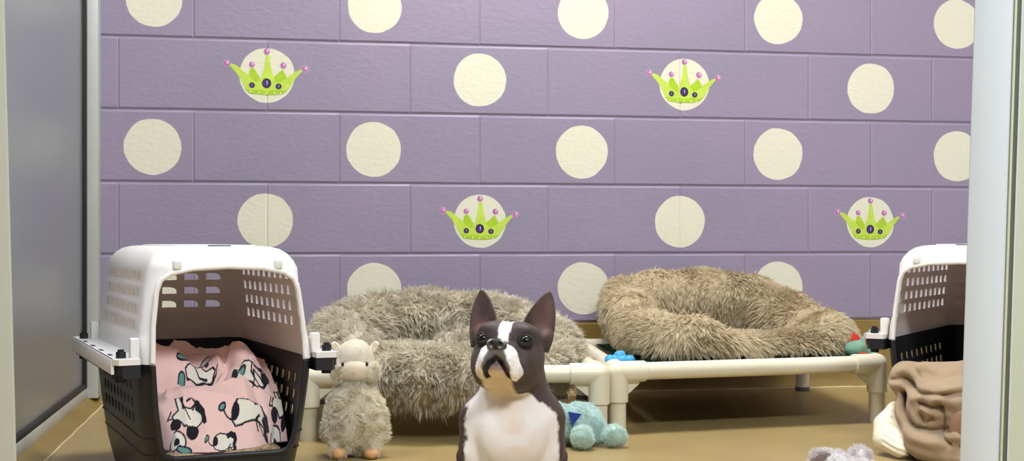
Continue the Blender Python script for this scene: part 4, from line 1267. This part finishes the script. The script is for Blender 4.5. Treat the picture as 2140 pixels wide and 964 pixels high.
# small printed dogs: (kind, points, colour); kind f = filled with outline, p = plain patch, l = line.  Unit = print space, y up
PRINTS = {
 'standing': [('f', [(-20, -14), (-26, -4), (-22, 10), (-8, 16), (8, 13), (20, 18), (30, 14), (34, 2), (28, -8), (16, -10), (4, -16), (-8, -18)], KW), ('p', [(8, 13), (20, 20), (32, 16), (37, 4), (30, -10), (24, -4), (28, 6), (20, 10), (12, 6)], KB), ('p', ell_pts(-20, 2, 7, 9), KB), ('l', [(16, -8), (26, -16), (34, -14)], None), ('l', [(20, -2), (14, -10), (18, -20)], None), ('p', ell_pts(31, -12, 4, 6), KB), ('l', [(-24, -6), (-34, -2), (-40, 6)], None), ('f', ell_pts(-42, 9, 6, 4, .6), KT)],
 'lying': [('f', [(-26, -16), (-30, -4), (-20, 4), (-10, 2), (-2, 10), (8, 18), (4, 6), (12, -4), (26, -6), (32, -12), (24, -18), (6, -16), (-8, -20)], KW), ('f', [(-2, 10), (4, 20), (16, 24), (30, 22), (26, 14), (12, 12)], KG), ('p', [(16, 24), (30, 28), (38, 18), (30, 12), (28, 20)], KB), ('l', [(-10, 0), (-2, -12), (14, -14)], None), ('l', [(-26, -16), (4, -22), (34, -16), (36, -10)], None), ('f', ell_pts(-36, 8, 12, 4, .1), KT), ('f', ell_pts(-38, -14, 7, 7), KT), ('p', ell_pts(14, 8, 4, 6, .5), KB)],
 'face': [('f', [(-22, 14), (-8, 20), (6, 12), (4, 0), (10, -12), (6, -24), (-10, -22), (-24, -16), (-30, -2)], KW), ('p', [(6, 14), (20, 18), (34, 10), (36, -6), (26, -20), (14, -22), (24, -10), (20, 2), (8, 4)], KB), ('f', [(8, 0), (20, -4), (28, -14), (20, -18), (10, -10)], KW), ('p', ell_pts(-24, 2, 6, 14), KB), ('f', ell_pts(-14, 10, 8, 6), KT), ('l', [(-8, -6), (4, -14), (16, -24)], None), ('p', ell_pts(24, 4, 4, 3), KW)],
 'rolling': [('f', [(-22, 24), (-10, 22), (-8, 8), (6, 12), (18, 22), (26, 8), (24, -8), (10, -18), (-6, -16), (-12, -8), (-22, -10), (-26, 2), (-16, 8)], KW), ('p', [(14, 24), (28, 16), (32, -2), (26, -12), (22, 2), (12, 10)], KB), ('p', ell_pts(-20, -12, 9, 9), KB), ('p', ell_pts(8, -22, 11, 9, .6), KB), ('f', ell_pts(-16, -34, 13, 12), KW), ('p', ell_pts(-18, -36, 5, 5), KB), ('p', ell_pts(-24, -28, 4, 5), KG), ('f', ell_pts(-6, -46, 12, 6), KT), ('l', [(-14, 22), (-4, 6), (4, -4)], None), ('l', [(-28, 8), (-34, -2), (-26, -2)], None), ('l', [(-2, 18), (6, 24), (14, 18), (8, 10)], None)],
}
def paint_print(x, y, motifs, base):
    col = np.tile(np.array(base), (len(x), 1))
    for kind, cx, cy, m00, m01, m10, m11 in motifs:
        dx, dy = x-cx, y-cy
        px = dx*m00+dy*m01; py = dx*m10+dy*m11
        m = (np.abs(px) < 60) & (np.abs(py) < 60)
        if not m.any(): continue
        qx, qy = px[m], py[m]; c = col[m]
        for k, pts, cc in PRINTS[kind]:
            if k == 'l': c[polydist(qx, qy, pts) < 1.2] = KB
            else:
                c[inpoly(qx, qy, pts)] = cc
                if k == 'f': c[polydist(qx, qy, pts, True) < 1.2] = KB
        col[m] = c
    return col
def pink_blanket():
    h = .0008
    xs = np.arange(-.132, .1321, h); ys = np.arange(-.270, .20, h)
    X, Y = np.meshgrid(xs, ys, indexing='ij'); H, ok = bl_height(X, Y)
    n, m = X.shape
    V = np.stack([X, Y, H], -1).reshape(-1, 3)
    idx = np.arange(n*m).reshape(n, m)
    Q = np.stack([idx[:-1, :-1], idx[1:, :-1], idx[1:, 1:], idx[:-1, 1:]], -1).reshape(-1, 4)
    okq = (ok[:-1, :-1] & ok[1:, :-1] & ok[1:, 1:] & ok[:-1, 1:]).reshape(-1)
    Q = Q[okq]
    used = np.unique(Q); remap = np.full(n*m, -1); remap[used] = np.arange(len(used)); V = V[used]; Q = remap[Q]
    # printing follows the cloth: compress where the cloth is steep
    col = paint_print(V[:, 0], V[:, 1], MOTIFS, s2l(240, 202, 195))
    me = npmesh('pink_blanket', V, [Q]); set_attr(me, 'print', col)
    o = link('fleece_blanket', me, [M_pinkb], None, loc=L1, rz=A1)
    so = o.modifiers.new('thickness', 'SOLIDIFY'); so.thickness = .003; so.offset = -1
    tag(o, 'crumpled pink fleece blanket printed with black and white dogs', 'blanket')
MOTIFS = [('rolling', -0.056, -0.202, 953, -188, 283, 1276), ('lying', -0.004, -0.054, 1112, -230, -229, 799), ('face', 0.074, -0.116, 921, -225, -107, 897), ('standing', 0.052, -0.196, 915, -222, -60, 1180), ('rolling', 0.128, -0.148, 1461, -394, -387, 986), ('standing', 0.0, -0.232, 1474, -331, -345, 1478)]
pink_blanket()
# fleece mat under it
def matf(P):
    q = np.abs(P-np.array([0, -.022, .045], np.float32))-np.array([.082, .205, .002], np.float32)
    return np.linalg.norm(np.maximum(q, 0), axis=-1)+np.minimum(q.max(-1), 0)-.030+vnoise(P, 60)*.0015
V, Q = surface_nets(matf, (-.14, -.28, .02), (.14, .25, .09), .004)
o = furry('fleece_pad', V, Q, [fur(V, Q, 9000, 5, .006, .0012, .003, lift=.7, grav=.0, noise=.9, nscale=60, seed=61, curl=.6, keep=lambda C, N: (C[:, 1] < -.12)*(N[:, 2] > -.2)*1.0)], [M_fleece], base_tone=.4, loc=L1, rz=A1)
tag(o, 'beige fleece pad lying under the pink blanket in the carrier', 'pet pad')

# tan blanket spilling from the right carrier
M_tan = mat('tan_fleece', s2l(156, 134, 108), rough=.95, spec=.1, bump=.0009, bscale=420, var=.06, vscale=25, sheen=.25)
M_satin = mat('brown_satin_edge', s2l(140, 104, 76), rough=.8, spec=.3, sheen=.2)
def curve_d(P, pts, sub=6):
    """distance to a smooth curve through the points"""
    p = np.array(pts, float); n = len(p); out = []
    for i in range(n-1):
        a, b, c, e = p[max(i-1, 0)], p[i], p[i+1], p[min(i+2, n-1)]
        for t in np.linspace(0, 1, sub, endpoint=False):
            out.append(.5*((2*b)+(-a+c)*t+(2*a-5*b+4*c-e)*t*t+(-a+3*b-3*c+e)*t**3))
    out.append(p[-1])
    d = None
    for a, b in zip(out, out[1:]):
        e = d_cap(P, a, b, 0.)
        d = e if d is None else np.minimum(d, e)
    return d
def tan(P):
    P = P+vnoise3(P, 26, 4)*.0035
    d = d_ell(P, (.05, -.255, .10), (.165, .085, .092))
    d = sm(d, d_ell(P, (-.005, -.325, .085), (.100, .062, .080)), .02)
    d = sm(d, d_cap(P, (-.095, -.300, .160), (.05, -.300, .172), .030, .030), .02)
    d = sm(d, d_cap(P, (-.050, -.365, .030), (.04, -.375, .020), .030, .026), .03)
    shape = d
    near = np.abs(d) < .04
    Pn = P[near]; dn = d[near]; Pf = Pn.copy(); Pf[:, 1] = 0
    fr = sstep(-.24, -.30, Pn[:, 1])
    ridges = [
     ([(-.125, -.315, .150), (-.118, -.330, .175), (-.090, -.345, .180), (-.055, -.365, .158), (-.01, -.375, .152), (.05, -.365, .165)], .015, .016),
     ([(-.060, -.335, .190), (-.02, -.34, .180), (.03, -.34, .186)], .009, .012),
     ([(-.112, -.335, .150), (-.110, -.350, .115), (-.096, -.370, .080), (-.066, -.390, .052), (-.020, -.400, .045), (.030, -.39, .060)], .015, .017),
     ([(-.100, -.345, .150), (-.080, -.370, .130), (-.074, -.380, .100), (-.060, -.390, .078)], .008, .010),
     ([(-.065, -.375, .132), (-.035, -.390, .136), (.000, -.390, .124), (.035, -.380, .128)], .014, .015),
     ([(-.050, -.385, .108), (-.025, -.395, .098), (.0, -.395, .100)], .007, .008),
     ([(-.030, -.385, .118), (.0, -.385, .142), (.03, -.37, .150)], .008, .012),
     ([(.010, -.375, .150), (.022, -.395, .110), (.030, -.40, .060)], .012, .016),
     ([(-.085, -.36, .030), (-.04, -.40, .016), (.03, -.41, .016)], .006, .014)]
    for pts, amp, w in ridges:
        D = curve_d(Pf, [(a, 0, c) for a, b, c in pts]); dn = dn-amp*fr*np.exp(-(D/w)**2)
    creases = [
     ([(-.120, -.320, .158), (-.090, -.345, .160), (-.060, -.365, .142), (-.01, -.375, .138), (.04, -.37, .145)], .010, .0045),
     ([(-.092, -.355, .128), (-.090, -.365, .100), (-.074, -.385, .074), (-.040, -.40, .066), (.0, -.40, .070)], .013, .0055),
     ([(-.058, -.380, .120), (-.030, -.395, .112), (-.005, -.395, .114)], .010, .004),
     ([(-.080, -.33, .185), (-.066, -.35, .172), (-.060, -.36, .165)], .006, .004),
     ([(-.012, -.395, .120), (-.004, -.40, .095), (-.012, -.41, .060), (.01, -.41, .042)], .010, .0045),
     ([(-.030, -.40, .088), (-.045, -.40, .080), (-.052, -.395, .090)], .010, .006)]
    for pts, amp, w in creases:
        D = curve_d(Pf, [(a, 0, c) for a, b, c in pts]); dn = dn+amp*1.3*fr*np.exp(-(D/(w*1.1))**1.3)
    dn = dn+.002*vnoise(Pn, 55, 3)
    d[near] = dn
    return smax(d*.8, .0015-P[..., 2], .004)
V, Q = surface_nets(tan, (-.17, -.46, -.004), (.22, -.15, .24), .0024)
sb = link('tan_blanket', npmesh('tan_blanket', V, [Q]), [M_tan], None, loc=L2, rz=A2); sb.name = 'plush_blanket'
tag(sb, 'tan plush blanket crumpled and spilling out of the right carrier', 'blanket')
FR_ = rot(math.radians(-25), 0, math.radians(24))
def flap(P): return d_ell(P+vnoise3(P, 40, 2)*.002, (.036, -.404, .076), (.030, .009, .040), FR_)
V, Q = surface_nets(flap, (-.03, -.44, .03), (.06, -.37, .13), .0018)
link('satin_corner', npmesh('satin_corner', V, [Q]), [M_satin], sb)['label'] = 'brown satin corner of the blanket'
M_cream = mat('cream_quilted_cloth', s2l(232, 224, 200), rough=.9, spec=.1, bump=.0012, bscale=160)
def towel(P):
    q = P+vnoise3(P, 20, 6)*.003
    d = sm(d_path(q, [(-.128, -.300, .095), (-.142, -.320, .060), (-.136, -.335, .035), (-.095, -.372, .022)], [.014, .019, .022, .018], .02), d_path(q, [(-.110, -.310, .060), (-.09, -.34, .035)], [.03, .03]), .02)
    d = d+.0012*np.sin(q[..., 2]*520+q[..., 0]*160)*(q[..., 0] > -.135)
    return smax(d, .001-P[..., 2], .004)
V, Q = surface_nets(towel, (-.18, -.42, -.004), (-.05, -.26, .125), .0022)
o = link('quilted_towel', npmesh('quilted_towel', V, [Q]), [M_cream], None, loc=L2, rz=A2)
tag(o, 'cream quilted cloth peeking out under the tan blanket', 'towel')
